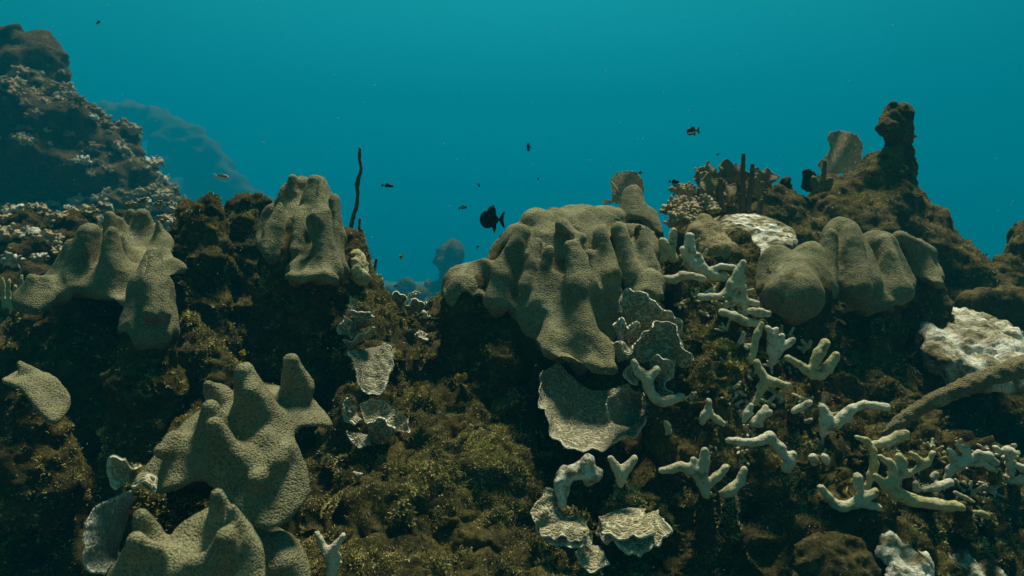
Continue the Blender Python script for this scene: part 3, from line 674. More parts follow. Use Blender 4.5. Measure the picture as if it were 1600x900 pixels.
flat_coral('bleached_coral_patch', 'bright white bleached crust between the pitted table and the smooth coral bulge',
           plane_frame((1190, 360, 2.75), (1170, 385, 2.6), (1238, 375, 2.6)), [(1165, 372), (1180, 357), (1205, 358), (1240, 370), (1232, 384), (1205, 392), (1192, 410), (1184, 430), (1172, 424), (1178, 398)],
           'bleached', 0.02, 0.008)
turf_rock('coral_cone', [cap(1100, 345, 2.5, 9, 1103, 385, 2.48, 24), cap(1100, 375, 2.48, 28, 1110, 400, 2.46, 44)], 'small brown cone of star coral left of the pitted table', h=0.007, amp=0.008, s=20, mat_='star_far', turf=0, cat='coral')
flat_coral('bleached_slab', 'broad bleached slab with hollows, patched white, at the right edge above the bent sea rod',
           plane_frame((1500, 470, 2.75), (1440, 500, 2.5), (1590, 550, 2.3)),
           [(1433, 500), (1438, 478), (1470, 466), (1515, 465), (1545, 478), (1572, 505), (1596, 535), (1630, 560), (1630, 590), (1580, 580), (1545, 574), (1500, 560), (1462, 540), (1442, 520)],
           'bleached_slab', 0.035, 0.008, amp=0.016, wav=0.010, under=[cap(1500, 540, 2.75, 40, 1500, 680, 2.7, 60), cap(1570, 590, 2.7, 30, 1570, 700, 2.7, 60)], s=16)
flat_coral('bleached_crust', 'ragged white crust running down the bottom right corner',
           plane_frame((1380, 825, 1.62), (1400, 900, 1.5), (1460, 900, 1.55)),
           [(1366, 812), (1382, 822), (1410, 842), (1440, 858), (1462, 880), (1470, 905), (1430, 930), (1405, 920), (1390, 880), (1372, 858), (1385, 850)], 'bleached', 0.012, 0.006, amp=0.010, wav=0.008, s=30)
flat_coral('bleached_crust', 'torn pale crust right of the ragged white crust, at the bottom edge',
           plane_frame((1500, 860, 1.75), (1460, 900, 1.65), (1560, 900, 1.7)),
           [(1455, 862), (1470, 852), (1490, 872), (1510, 850), (1530, 846), (1552, 868), (1568, 890), (1570, 920), (1520, 930), (1480, 910)], 'bleached', 0.012, 0.006, amp=0.012, wav=0.009, s=30)
flat_coral('encrusting_coral', 'dim grey brown coral sheet half hidden in the dark at the bottom right',
           plane_frame((1300, 830, 1.52), (1255, 900, 1.47), (1380, 900, 1.49)),
           [(1250, 862), (1262, 842), (1300, 834), (1345, 842), (1372, 868), (1390, 900), (1395, 940), (1300, 960), (1250, 930), (1252, 890)], 'rock', 0.014, 0.007, amp=0.012)

# ================================================================== lettuce corals: thin ruffled plates
def crm(pts, n):
    pts = np.array(pts, float); m = len(pts)
    e = np.vstack([2 * pts[0] - pts[1], pts, 2 * pts[-1] - pts[-2]])
    L = np.r_[0, np.cumsum(np.linalg.norm(np.diff(pts, axis=0), axis=1))]; s = np.linspace(0, L[-1], n)
    i = np.clip(np.searchsorted(L, s, 'right') - 1, 0, m - 2); t = ((s - L[i]) / (L[i + 1] - L[i] + 1e-12))[:, None]
    p0, p1, p2, p3 = e[i], e[i + 1], e[i + 2], e[i + 3]
    return 0.5 * (2 * p1 + (p2 - p0) * t + (2 * p0 - 5 * p1 + 4 * p2 - p3) * t ** 2 + (3 * p1 - p0 - 3 * p2 + p3) * t ** 3)
def leaf(name, inner, outer, m, parent, bulge=0.012, ruffle=0.006, thick=0.004, freq=60.0, seed=0.0, nu=110, nv=36, scallop=0.0016):
    A = crm([P(*p) for p in inner], nu); B = crm([P(*p) for p in outer], nu)
    v = np.linspace(0, 1, nv); S = A[:, None] * (1 - v)[None, :, None] + B[:, None] * v[None, :, None]
    du = np.gradient(S, axis=0); dv = np.gradient(S, axis=1); n = np.cross(du, dv); n /= np.linalg.norm(n, axis=2, keepdims=True) + 1e-9
    if (n.mean((0, 1)) @ (CAM - S.mean((0, 1)))) < 0: n = -n
    ulen = np.r_[0, np.cumsum(np.linalg.norm(np.diff(B, axis=0), axis=1))]
    lw = np.linalg.norm(B - A, axis=1)
    w_ = np.sin(ulen * freq + seed) + 0.7 * np.sin(ulen * freq * 2.3 + 1.7 * seed) + 0.5 * np.sin(ulen * freq * 0.43 + seed * 3)
    off = bulge * np.sin(np.pi * v)[None, :] + ruffle * (v ** 2.2)[None, :] * w_[:, None]
    S = S + n * off[..., None]
    dirn = (B - A) / (lw[:, None] + 1e-9)
    S = S + dirn[:, None] * (scallop * (v ** 4)[None, :] * (np.sin(ulen * freq * 1.6 + seed) + 0.8 * np.sin(ulen * freq * 4.1))[:, None])[..., None]
    flat = S.reshape(-1, 3); S = (flat + n.reshape(-1, 3) * (0.0035 * fbm(flat * 28 + seed, 3))[:, None]).reshape(S.shape)
    T = S - n * (thick * (1.3 - 0.6 * v))[None, :, None]
    V = np.concatenate([S.reshape(-1, 3), T.reshape(-1, 3)]); i = np.arange(nu * nv).reshape(nu, nv); j = i + nu * nv
    q = lambda a: np.stack([a[:-1, :-1], a[1:, :-1], a[1:, 1:], a[:-1, 1:]], -1).reshape(-1, 4)
    F = [q(i), q(j)[:, ::-1]]
    for a, b in ((i[:, -1], j[:, -1]), (j[:, 0], i[:, 0]), (i[0], j[0]), (j[-1], i[-1])):
        F.append(np.stack([a[:-1], a[1:], b[1:], b[:-1]], 1)[:, ::-1])
    F = np.concatenate(F)
    o = put(name, V, F, m, parent); me = o.data
    uvv = np.stack([np.repeat(ulen, nv).reshape(nu, nv), v[None, :] * lw[:, None]], -1).reshape(-1, 2); uvv = np.concatenate([uvv, uvv]) + seed
    lay = me.uv_layers.new(name='plate'); lay.data.foreach_set('uv', uvv[F.ravel()].astype(np.float32).ravel())
    rim = np.clip((np.tile(v, nu) - 0.93) / 0.05, 0, 1) * 0.8; rim = np.concatenate([rim, rim])
    at = me.attributes.new('rim', 'FLOAT', 'POINT'); at.data.foreach_set('value', rim.astype(np.float32))
    return o
def D_(pts, d): return [(x, y, d[i] if isinstance(d, (list, tuple)) else d) for i, (x, y) in enumerate(pts)]
def lettuce_thing(label, leaves, base, name='lettuce_coral', foot=None, near=0.09):
    t = thing(name, P(base[0], base[1], base[2] - near), label, 'coral')
    leaves = [([(x, y, d - near) for x, y, d in a], [(x, y, d - near) for x, y, d in b], kw) for a, b, kw in leaves]
    for k, L in enumerate(leaves):
        inner, outer, kw = L; kw = dict(kw); mm = kw.pop('m', 'lettuce'); leaf('plate', inner, outer, M[mm], t, seed=0.37 * k + base[0] * 0.01, **kw)
    if foot:
        V, Q = blob(foot, 0.006, 0.03, 1, rugged(0.012, 22)); put('dead_foot', V, Q, M['rock_dark'], t); TURF_ON.append((V, Q, 0.8))
    return t
L1o = [(847, 580, 1.93), (846, 618, 1.88), (853, 656, 1.83), (874, 686, 1.80), (906, 704, 1.78), (944, 704, 1.78), (982, 681, 1.79), (1012, 655, 1.82), (1014, 628, 1.86), (998, 612, 1.92)]
L1i = [(872, 566, 2.0), (888, 582, 2.0), (902, 596, 2.0), (916, 606, 2.0), (930, 610, 2.0), (944, 610, 2.0), (954, 608, 2.0), (962, 606, 2.0), (972, 602, 1.99), (982, 600, 1.98)]
lettuce_thing('wide pale bracket of ridged lettuce coral under the skirt of the great dome', [(L1i, L1o, dict(bulge=-0.030, ruffle=0.007, m='lettuce_fine', nu=220, nv=70, freq=34, scallop=0.006, thick=0.005)),
     ([(985, 668, 1.84), (994, 660, 1.86), (1004, 650, 1.88), (1010, 640, 1.9)], [(958, 656, 1.78), (951, 632, 1.78), (962, 614, 1.80), (982, 608, 1.83), (1004, 618, 1.86)], dict(bulge=-0.012, ruffle=0.004, m='lettuce_fine', nu=90, nv=40, thick=0.006, scallop=0.003))], (920, 660, 1.95),
              foot=[cap(900, 600, 2.05, 30, 960, 620, 2.05, 30), cap(920, 640, 2.04, 26, 930, 720, 1.98, 40)])
lettuce_thing('ruffled white lettuce coral cluster of upright folds at the right edge of the great dome', [
    (D_([(975, 492), (984, 510), (1000, 520), (1022, 520), (1042, 506), (1060, 526)], 1.93), D_([(966, 460), (981, 451), (1007, 458), (1020, 472), (1047, 488), (1066, 518)], [1.96, 1.92, 1.89, 1.88, 1.88, 1.9]), dict(ruffle=0.006, bulge=0.008, thick=0.007)),
    (D_([(966, 566), (980, 562), (988, 560), (1005, 568), (1023, 560), (1042, 560), (1060, 572), (1072, 574)], 1.86),
     D_([(951, 538), (967, 535), (984, 547), (1000, 533), (1010, 518), (1026, 503), (1044, 504), (1060, 520), (1078, 565)], [1.84, 1.81, 1.81, 1.82, 1.82, 1.84, 1.84, 1.83, 1.8]), dict(ruffle=0.007, bulge=-0.012, thick=0.007)),
    (D_([(970, 548), (978, 540), (986, 548)], 1.88), D_([(958, 508), (971, 498), (983, 512)], 1.85), dict(ruffle=0.003, thick=0.009, nu=40)),
    (D_([(980, 540), (988, 536), (998, 538)], 1.89), D_([(983, 510), (994, 503), (1000, 512)], 1.87), dict(ruffle=0.003, thick=0.009, nu=40)),
    (D_([(1020, 578), (1028, 590), (1028, 605), (1033, 620)], 1.87), D_([(1014, 566), (1030, 555), (1052, 573), (1042, 600), (1052, 616)], [1.84, 1.82, 1.83, 1.84, 1.83]), dict(ruffle=0.005, thick=0.006, nu=80)),
    (D_([(1000, 574), (1002, 582), (1000, 590)], 1.88), D_([(987, 572), (976, 586), (982, 597), (997, 598)], 1.83), dict(ruffle=0.003, nu=50, thick=0.006)),
    ], (1010, 570, 1.9), foot=[cap(1005, 540, 2.05, 38, 1020, 660, 2.02, 50)])
lettuce_thing('white lettuce coral fan with a folded lower lip, hanging from a pale twisted stalk', [
    (D_([(868, 764), (870, 778), (874, 792), (880, 802), (888, 806), (895, 805), (899, 802)], 1.66), D_([(852, 768), (833, 792), (832, 816), (848, 838), (880, 854), (914, 856), (925, 838), (914, 812)], [1.66, 1.63, 1.61, 1.60, 1.59, 1.59, 1.61, 1.64]), dict(bulge=0.014, ruffle=0.006, nu=150, nv=44)),
    (D_([(846, 826), (870, 814), (895, 815), (916, 822)], 1.625), D_([(842, 832), (866, 838), (896, 842), (922, 838)], 1.585), dict(ruffle=0.006, bulge=0.006, thick=0.006, nu=90, freq=90)),
    ], (880, 830, 1.66), foot=[cap(880, 800, 1.76, 26, 890, 880, 1.72, 40)])
stalk = [x for x in chain((872, 765, 1.66, 9), (872, 742, 1.67, 9), (879, 722, 1.68, 10), (900, 718, 1.68, 8), (912, 706, 1.68, 8), (924, 722, 1.68, 7), (912, 735, 1.68, 5))]
stalk = [(a - FWD * 0.10, ra, b - FWD * 0.10, rb) for a, ra, b, rb in stalk]
st = thing('coral_stalk', P(880, 770, 1.58), 'pale twisted coral arch curling above the white folded fan', 'coral')
V, Q = blob(stalk, 0.0045, 0.02, 1, rugged(0.007, 26)); put('branch', V, Q, M['bleached'], st)
lettuce_thing('half shaded lettuce coral fan right of the white folded fan', [
    (D_([(940, 812), (955, 800), (978, 794), (1005, 795), (1028, 803)], 1.70), D_([(933, 822), (944, 842), (968, 857), (998, 866), (1020, 858), (1041, 836), (1036, 810)], [1.67, 1.63, 1.6, 1.59, 1.6, 1.62, 1.66]), dict(bulge=0.014, ruffle=0.008, nu=140, nv=44, thick=0.008, scallop=0.003)),
    (D_([(948, 818), (968, 808), (995, 806), (1020, 812)], 1.67), D_([(944, 826), (962, 838), (990, 844), (1024, 832)], 1.60), dict(bulge=0.008, ruffle=0.006, nu=110, nv=30, thick=0.007))],
    (985, 830, 1.7), foot=[cap(985, 820, 1.80, 36, 985, 900, 1.75, 44)])
lettuce_thing('small dim lettuce coral tongue below the two fans at the bottom edge', [
    (D_([(912, 850), (925, 852), (940, 856)], 1.66), D_([(899, 862), (912, 884), (932, 893), (952, 880)], 1.58), dict(bulge=0.008, ruffle=0.003, nu=70))], (925, 870, 1.64), foot=[cap(925, 870, 1.72, 26, 925, 950, 1.7, 30)])
lettuce_thing('hanging tongue of concentric ridged lettuce coral on the brown buttress', [
    (D_([(556, 552), (568, 546), (582, 543), (598, 540)], 2.05), D_([(545, 548), (556, 580), (562, 606), (580, 617), (598, 611), (608, 588), (613, 560), (612, 540)], [2.0, 1.97, 1.94, 1.92, 1.92, 1.95, 1.98, 2.02]), dict(bulge=0.016, ruffle=0.003, m='lettuce_fine', nu=120, nv=50))],
    (580, 580, 2.0), foot=[cap(582, 560, 2.08, 30, 580, 620, 2.04, 30)])
lettuce_thing('crumpled white lettuce coral scraps above the hanging ridged tongue', [
    (D_([(548, 530), (556, 520), (560, 505)], 2.06), D_([(536, 520), (530, 508), (540, 496)], 2.0), dict(nu=50, thick=0.006)),
    (D_([(560, 508), (572, 512), (580, 506)], 2.06), D_([(548, 490), (566, 484), (586, 494)], 2.02), dict(nu=50, thick=0.006, ruffle=0.008)),
    (D_([(552, 545), (562, 534), (572, 526)], 2.06), D_([(536, 534), (556, 524), (588, 516)], 2.01), dict(nu=50, thick=0.006, ruffle=0.008)),
    (D_([(552, 490), (557, 480), (560, 470)], 2.08), D_([(541, 492), (545, 476), (550, 464)], 2.05), dict(nu=40, thick=0.006))],
    (560, 515, 2.05), foot=[cap(562, 500, 2.12, 24, 570, 545, 2.1, 26)])
lettuce_thing('cream cup of lettuce coral with two curled leaves, low in the valley', [
    (D_([(570, 660), (585, 664), (605, 668), (618, 676)], 1.84), D_([(562, 630), (578, 626), (597, 624), (614, 640), (636, 654), (632, 672)], [1.86, 1.87, 1.87, 1.87, 1.84, 1.8]), dict(thick=0.008, bulge=-0.01, nu=110)),
    (D_([(578, 692), (592, 694), (608, 690)], 1.82), D_([(574, 664), (590, 650), (602, 658), (614, 674)], 1.78), dict(thick=0.009, bulge=0.01, nu=70))],
    (595, 680, 1.84), foot=[cap(595, 680, 1.9, 26, 595, 740, 1.88, 36)])
lettuce_thing('pair of small rounded pale lobes left of the cream coral cup', [
    (D_([(556, 640), (560, 650), (564, 660)], 1.84), D_([(546, 624), (535, 638), (537, 652), (556, 662)], 1.79), dict(nu=60, thick=0.006)),
    (D_([(562, 680), (570, 678), (578, 682)], 1.82), D_([(547, 674), (546, 690), (560, 700), (578, 692)], 1.77), dict(nu=60, thick=0.006, m='lettuce_fine'))],
    (560, 665, 1.82), foot=[cap(566, 665, 1.9, 24, 570, 720, 1.88, 30)])
lettuce_thing('bright white curled scrap at the left tip of the large near plate', [
    (D_([(205, 745), (215, 735), (222, 728)], 1.27), D_([(182, 765), (168, 742), (174, 718), (196, 714)], 1.22), dict(nu=70, thick=0.006, ruffle=0.004)),
    (D_([(210, 745), (225, 742), (242, 745)], 1.28), D_([(206, 762), (222, 756), (245, 764)], 1.24), dict(nu=60, thick=0.006, ruffle=0.006))],
    (205, 745, 1.25), foot=[cap(218, 745, 1.34, 20, 222, 800, 1.33, 30)])
lettuce_thing('dim teal edged round plate at the lower left, behind the knobby near plate', [
    (D_([(205, 778), (200, 810), (190, 845), (185, 870)], 1.26), D_([(208, 768), (178, 778), (148, 798), (131, 825), (130, 862), (142, 890), (165, 895)], [1.24, 1.22, 1.2, 1.18, 1.17, 1.17, 1.18]), dict(nu=120, nv=44, bulge=0.012, ruffle=0.002, m='lettuce_dim'))],
    (180, 830, 1.24), foot=[cap(190, 820, 1.36, 34, 190, 950, 1.34, 60)])
for (x, y, s_, lab) in ((618, 470, 16, 'upright pale lettuce leaf at the top of the valley, nearest the buttress'), (646, 480, 15, 'curled pale lettuce leaf in the middle of the valley top'),
                        (632, 522, 15, 'small pale lettuce shelf half way down the valley')):
    lettuce_thing(lab, [(D_([(x - s_ * .5, y + s_), (x, y + s_ * 1.1), (x + s_ * .6, y + s_)], 2.62), D_([(x - s_ * .9, y), (x - s_ * .2, y - s_ * .9), (x + s_ * .7, y - s_ * .5), (x + s_, y + s_ * .3)], 2.57), dict(nu=60, nv=20, ruffle=0.01, thick=0.008))],
                  (x, y + s_, 2.6), foot=[cap(x, y + s_ + 6, 2.68, 14, x, y + 70, 2.66, 30)])

turf_rock('turf_hummock', [cap(985, 782, 1.66, 20, 990, 820, 1.66, 26), cap(955, 790, 1.66, 12, 960, 830, 1.68, 20), cap(1020, 785, 1.66, 14, 1024, 820, 1.67, 20)], 'shaggy lump draped over the root of the half shaded lettuce fan', h=0.006, k=0.03, amp=0.018, s=22, turf=2.0)
# ================================================================== finger corals
def fingers(label, chains, d0, mat_='finger', stalk=None, group='finger corals on the rubble bank', k=0.007, h=0.004, root=True, amp=0.003):
    """chains: lists of (px, py, r[, dd]); dd = depth offset"""
    pr = []; d0 -= 0.06
    for c in chains:
        q = [(p[0], p[1], d0 + (p[3] if len(p) > 3 else 0), p[2] * 0.93) for p in c]
        pr += chain(*q) if len(q) > 1 else [cap(*q[0])]
    if stalk is None and root:
        lo_ = max((p for c in chains for p in c), key=lambda p: p[1]); stalk = [(lo_[0], lo_[1] - 2, lo_[2] * 1.0, .015), (lo_[0] + 3, lo_[1] + 10, lo_[2] * 1.4, .06), (lo_[0] + 4, lo_[1] + 34, lo_[2] * 2.2, .16)]
    ys = max(p[1] for c in chains for p in c); xs = np.mean([p[0] for c in chains for p in c])
    t = thing('finger_coral', P(xs, ys, d0), label, 'coral', group)
    V, Q = blob(pr, h, k, 1, lambda V: amp * fbm(V * 45, 3)); put('branch', V, Q, M[mat_], t)
    if stalk:
        V, Q = blob(chain(*[(p[0], p[1], d0 + (p[3] if len(p) > 3 else 0.02), p[2]) for p in stalk]), 0.006, 0.02, 1, rugged(0.011, 24)); put('dead_stalk', V, Q, M['rock'], t); TURF_ON.append((V, Q, 1.2))
    return t
fingers('Y shaped cream finger coral in front of the ruffled white cluster', [[(990, 567, 7), (1000, 582, 8), (1011, 592, 9), (1013, 606, 8), (1022, 621, 8), (1034, 628, 8), (1050, 624, 7), (1065, 621, 7)], [(1026, 578, 7), (1012, 592, 9)]], 1.78, stalk=[(1020, 620, 10), (1022, 700, 18, .06)])
fingers('small V shaped finger coral above the half shaded fan', [[(954, 717, 6), (962, 730, 7), (970, 744, 9)], [(991, 717, 7), (980, 731, 8), (970, 744, 9)], [(970, 744, 9), (970, 756, 6)]], 1.68)
fingers('large spreading finger coral with four arms, right of the small V shaped one', [[(1033, 735, 6), (1048, 733, 7), (1066, 728, 8), (1085, 736, 9), (1096, 752, 9), (1103, 772, 8)], [(1084, 719, 6), (1086, 734, 8)],
         [(1101, 704, 7), (1100, 722, 8), (1099, 748, 8)], [(1134, 731, 6), (1120, 745, 7), (1108, 758, 7)]], 1.70, stalk=[(1102, 770, 10), (1104, 850, 18, .10)])
fingers('hooked pale finger coral right of the four armed one', [[(1163, 735, 7), (1156, 754, 8), (1142, 766, 9), (1128, 772, 7)]], 1.70, stalk=[(1140, 772, 10), (1140, 830, 16, .05)])
fingers('little upright finger coral with a round head and a side foot', [[(1107, 626, 5), (1107, 640, 6), (1102, 650, 7), (1098, 660, 5)], [(1107, 645, 6), (1120, 655, 6), (1130, 663, 5)]], 1.86)
fingers('bent finger coral with one raised arm and one lying arm', [[(1183, 566, 6), (1188, 580, 7), (1197, 594, 9), (1212, 598, 7), (1232, 602, 6)], [(1197, 594, 8), (1190, 608, 7), (1180, 630, 5)]], 1.90, 'finger_warm')
fingers('long low finger coral reaching left, its tip drooping to the right', [[(1138, 688, 5), (1155, 690, 6), (1172, 692, 7), (1190, 688, 8), (1203, 682, 9), (1216, 698, 9), (1228, 714, 8)], [(1239, 710, 7), (1234, 722, 8), (1228, 733, 8)]], 1.76, 'finger_white')
fingers('tangle of short finger stubs above the long low finger coral', [[(1162, 658, 5), (1168, 646, 6), (1173, 634, 5)], [(1180, 656, 6), (1190, 650, 7), (1201, 645, 6)], [(1176, 662, 6), (1188, 664, 6)], [(1196, 636, 5), (1190, 650, 6)]], 1.84)
fingers('short double finger stub on the rubble', [[(1240, 642, 6), (1250, 638, 6), (1264, 630, 6)]], 1.86, 'finger_white')
fingers('thick cross shaped finger coral with a long arm to the right', [[(1285, 637, 7), (1292, 652, 9), (1290, 668, 10), (1286, 680, 6)], [(1290, 660, 10), (1306, 662, 9), (1316, 652, 8), (1330, 640, 8), (1350, 632, 6), (1368, 634, 6), (1387, 636, 6)], [(1316, 654, 8), (1328, 656, 6)]], 1.84, 'finger_white')
fingers('pair of round white finger stubs left of the red brown stem', [[(1270, 716, 8), (1272, 722, 7)], [(1289, 714, 7), (1292, 722, 6)]], 1.78, 'finger_white')
fingers('low crouching finger coral with three knobs, near the bottom right', [[(1282, 762, 6), (1294, 776, 6), (1305, 788, 7), (1318, 792, 9), (1336, 786, 9), (1350, 776, 9), (1366, 770, 8)], [(1350, 788, 7), (1372, 793, 7)], [(1340, 745, 8), (1342, 762, 8)]], 1.68)
fingers('two stout raised fingers against the shaded mound wall', [[(1290, 536, 8), (1280, 552, 9), (1271, 572, 8)], [(1306, 556, 8), (1294, 574, 9), (1283, 586, 8), (1270, 588, 6)], [(1230, 560, 6), (1246, 568, 6), (1258, 576, 7), (1268, 586, 6)]], 1.98, 'finger_warm')
fingers('yellowish upright finger above the bent two armed finger coral', [[(1190, 505, 5), (1184, 522, 6), (1178, 545, 6), (1174, 565, 6)]], 1.98, 'finger_warm')
fingers('pale branching fingers leaning right, left of the stout raised pair', [[(1213, 514, 5), (1206, 530, 7), (1204, 548, 7)], [(1222, 525, 6), (1214, 540, 7), (1210, 556, 7)], [(1238, 532, 6), (1224, 540, 7), (1213, 553, 7), (1206, 566, 7)], [(1200, 512, 5), (1206, 522, 6)]], 2.0, 'finger_white')
fingers('leaning club finger coral with stacked side knobs', [[(1161, 411, 6), (1153, 426, 7), (1143, 444, 8), (1136, 458, 7)], [(1160, 434, 6), (1152, 448, 7)], [(1162, 449, 6), (1162, 470, 7), (1164, 490, 6)], [(1095, 464, 6), (1114, 464, 6), (1136, 462, 8), (1150, 468, 8)], [(1166, 470, 6), (1183, 474, 6)]], 2.12, stalk=[(1140, 470, 12), (1136, 540, 24, .06)])
fingers('long horizontal fingers below the leaning club coral', [[(1127, 487, 6), (1146, 494, 7), (1166, 503, 7), (1190, 507, 6)], [(1172, 486, 6), (1188, 488, 7), (1201, 490, 6)]], 2.06)
fingers('tall white upright thumb with a branching foot, highest of the finger corals', [[(1078, 370, 8), (1078, 390, 9), (1079, 412, 10), (1095, 420, 9), (1115, 430, 8), (1130, 434, 7)], [(1092, 400, 6), (1098, 416, 7)], [(1066, 390, 6), (1074, 404, 7)], [(1114, 420, 5), (1128, 416, 5), (1150, 419, 5)]], 2.28, 'finger_white')
fingers('clustered thumbs on a dark stalk left of the tall white thumb', [[(1052, 362, 7), (1051, 380, 7)], [(1036, 378, 8), (1046, 392, 9), (1052, 404, 8)], [(1026, 389, 6), (1034, 400, 7)], [(1001, 393, 5), (1016, 403, 6), (1036, 404, 7)]], 2.26, 'finger_warm', stalk=[(1050, 402, 10), (1056, 470, 18, .06)])
fingers('long horizontal cream finger reaching left over the dark rubble', [[(1022, 434, 6), (1040, 436, 6), (1054, 437, 7), (1066, 430, 7), (1082, 431, 6)], [(1088, 432, 6), (1098, 436, 6)]], 2.18, stalk=[(1056, 440, 9), (1054, 520, 18, .06)])
fingers('long smooth bent finger coral sweeping right along the bottom right bank', [[(1368, 744, 6), (1384, 758, 9), (1402, 772, 11), (1428, 782, 10), (1460, 788, 9), (1488, 790, 8), (1502, 792, 7)], [(1374, 713, 4), (1388, 722, 6), (1400, 736, 9), (1396, 756, 11)],
         [(1404, 712, 7), (1410, 724, 8), (1404, 738, 9)], [(1420, 738, 6), (1410, 740, 7)]], 1.66, 'finger_warm')
fingers('pale cylinder finger pointing right, above the long bent one', [[(1362, 696, 7), (1385, 690, 8), (1404, 682, 8), (1414, 678, 8)]], 1.74)
fingers('red brown crusted stem joining the pale cylinder to the bent coral', [[(1338, 683, 4), (1354, 688, 5), (1364, 704, 6), (1366, 726, 7), (1362, 744, 7), (1352, 766, 5)]], 1.72, 'finger_warm')
fingers('slender curved dark green finger behind the long bent one', [[(1418, 742, 5), (1436, 730, 5), (1450, 722, 5), (1458, 708, 5)], [(1424, 708, 4), (1438, 720, 5), (1446, 726, 4)]], 1.78, 'finger_warm')
fingers('stubby horizontal finger with a blunt round end, mid lower right', [[(1445, 764, 6), (1462, 762, 7), (1484, 754, 7)], [(1430, 756, 6), (1432, 764, 6)]], 1.76, 'finger_white')
fingers('broken finger fragments at the end of the long bent coral', [[(1492, 770, 4), (1508, 778, 4), (1522, 784, 4)], [(1502, 796, 5), (1510, 802, 5)], [(1524, 800, 5), (1542, 806, 6)]], 1.74, 'finger_warm')
fingers('knotted pale finger cluster with upturned tips in the lower right', [[(1478, 750, 5), (1486, 734, 7), (1500, 724, 9), (1514, 718, 8)], [(1484, 704, 5), (1490, 714, 5), (1496, 720, 6)], [(1496, 696, 4), (1508, 702, 6), (1512, 712, 6)], [(1458, 746, 6), (1462, 742, 6)]], 1.9, 'finger_white')
fingers('arched finger coral with a hooked end right of the knotted cluster', [[(1520, 714, 5), (1530, 710, 7), (1544, 712, 7), (1556, 722, 6)], [(1516, 724, 6), (1534, 724, 5), (1552, 734, 5)]], 1.95, 'finger_white')
fingers('round white knob fingers near the right edge', [[(1555, 700, 5), (1560, 704, 5)], [(1574, 704, 9), (1582, 708, 8)], [(1576, 716, 6), (1580, 740, 5)], [(1580, 724, 5), (1600, 732, 6), (1625, 738, 6)], [(1580, 752, 5), (1600, 750, 7), (1625, 748, 7)]], 1.98, 'finger_white')
fingers('white forked coral standing alone at the bottom edge, left of centre', [[(494, 833, 5), (501, 848, 6), (510, 862, 7), (516, 872, 8), (518, 890, 9), (514, 915, 9)], [(536, 838, 5), (526, 850, 6), (516, 866, 7)], [(512, 876, 5), (530, 868, 5)], [(520, 888, 5), (530, 880, 5)]], 1.35, 'finger_white')
fingers('tiny white three pointed coral tip in the dark cleft', [[(553, 738, 3), (558, 744, 4), (566, 740, 3)], [(558, 744, 4), (557, 752, 3)]], 1.66, 'finger_white')
fingers('pale yellow fingers standing in a row at the left edge', [[(4, 434, 3), (6, 480, 4)], [(14, 438, 3), (14, 480, 4)], [(24, 446, 3), (22, 482, 4)], [(34, 430, 3), (32, 462, 4)]], 2.5, 'finger_warm', h=0.006)
fingers('dim brown thumb alone in the rubble below the Y shaped coral', [[(1040, 664, 8, .0), (1042, 690, 12, .04)]], 1.82, 'finger_warm', stalk=[(1042, 685, 14, .02), (1044, 730, 20, .05)])

# bent sea rod at the right edge
def sweep(pts, n=14, seg=6, amp=0.0, fr=60, seed=0.0):
    """closed tube through (point, radius) pairs"""
    C = crm([np.r_[p, r] for p, r in pts], len(pts) * seg); c, rr = C[:, :3], C[:, 3]
    T = np.gradient(c, axis=0); T /= np.linalg.norm(T, axis=1, keepdims=True)
    ref = np.array([0.31, 0.9, 0.3]); A = np.cross(T, ref); A /= np.linalg.norm(A, axis=1, keepdims=True); B = np.cross(T, A)
    th = np.linspace(0, 2 * np.pi, n, endpoint=False)
    V = c[:, None] + rr[:, None, None] * (np.cos(th)[None, :, None] * A[:, None] + np.sin(th)[None, :, None] * B[:, None])
    m = len(c); i = np.arange(m * n).reshape(m, n); F = np.stack([i[:-1], np.roll(i[:-1], -1, 1), np.roll(i[1:], -1, 1), i[1:]], -1).reshape(-1, 4)
    V = V.reshape(-1, 3)
    V = np.vstack([V, c[0] - T[0] * rr[0] * 0.7, c[-1] + T[-1] * rr[-1] * 0.7]); a, b = len(V) - 2, len(V) - 1
    cap0 = np.stack([np.full(n, a), np.roll(i[0], -1), i[0], np.full(n, a)], 1); cap1 = np.stack([np.full(n, b), i[-1], np.roll(i[-1], -1), np.full(n, b)], 1)
    if amp: V = V + (V - np.vstack([np.repeat(c, n, 0), c[0], c[-1]])) * (amp * fbm(V * fr + seed, 3))[:, None]
    return V, F, np.concatenate([cap0, cap1])[:, :3]
def put_sweep(name, sw, m, parent=None):
    V, F, C3 = sw
    off = np.array(parent['_base']) if parent is not None else np.zeros(3)
    me = bpy.data.meshes.new(name); me.from_pydata((V - off).tolist(), [], F.tolist() + C3.tolist()); me.update()
    me.polygons.foreach_set('use_smooth', np.ones(len(me.polygons), bool)); me.materials.append(m)
    o = bpy.data.objects.new(name, me); COL.objects.link(o)
    if parent is not None: o.parent = parent
    return o
t = thing('sea_rod', P(1382, 680, 1.85), 'thick pale fuzzy rod bending in from the right edge over the bottom right bank', 'soft coral')
put_sweep('branch', sweep([(P(1382, 680, 1.86), R(5, 1.86)), (P(1402, 662, 1.86), R(9, 1.86)), (P(1440, 636, 1.86), R(11, 1.86)), (P(1490, 612, 1.86), R(13, 1.86)), (P(1545, 590, 1.88), R(14, 1.88)), (P(1600, 572, 1.9), R(15, 1.9)), (P(1700, 540, 1.95), R(15, 1.95))], 22, 14, 0.30, 60), M['rod_pale'], t)
t = thing('sea_rod', P(548, 362, 2.5), 'tall thin knotted sea rod rising beside the blunt tower', 'soft coral')
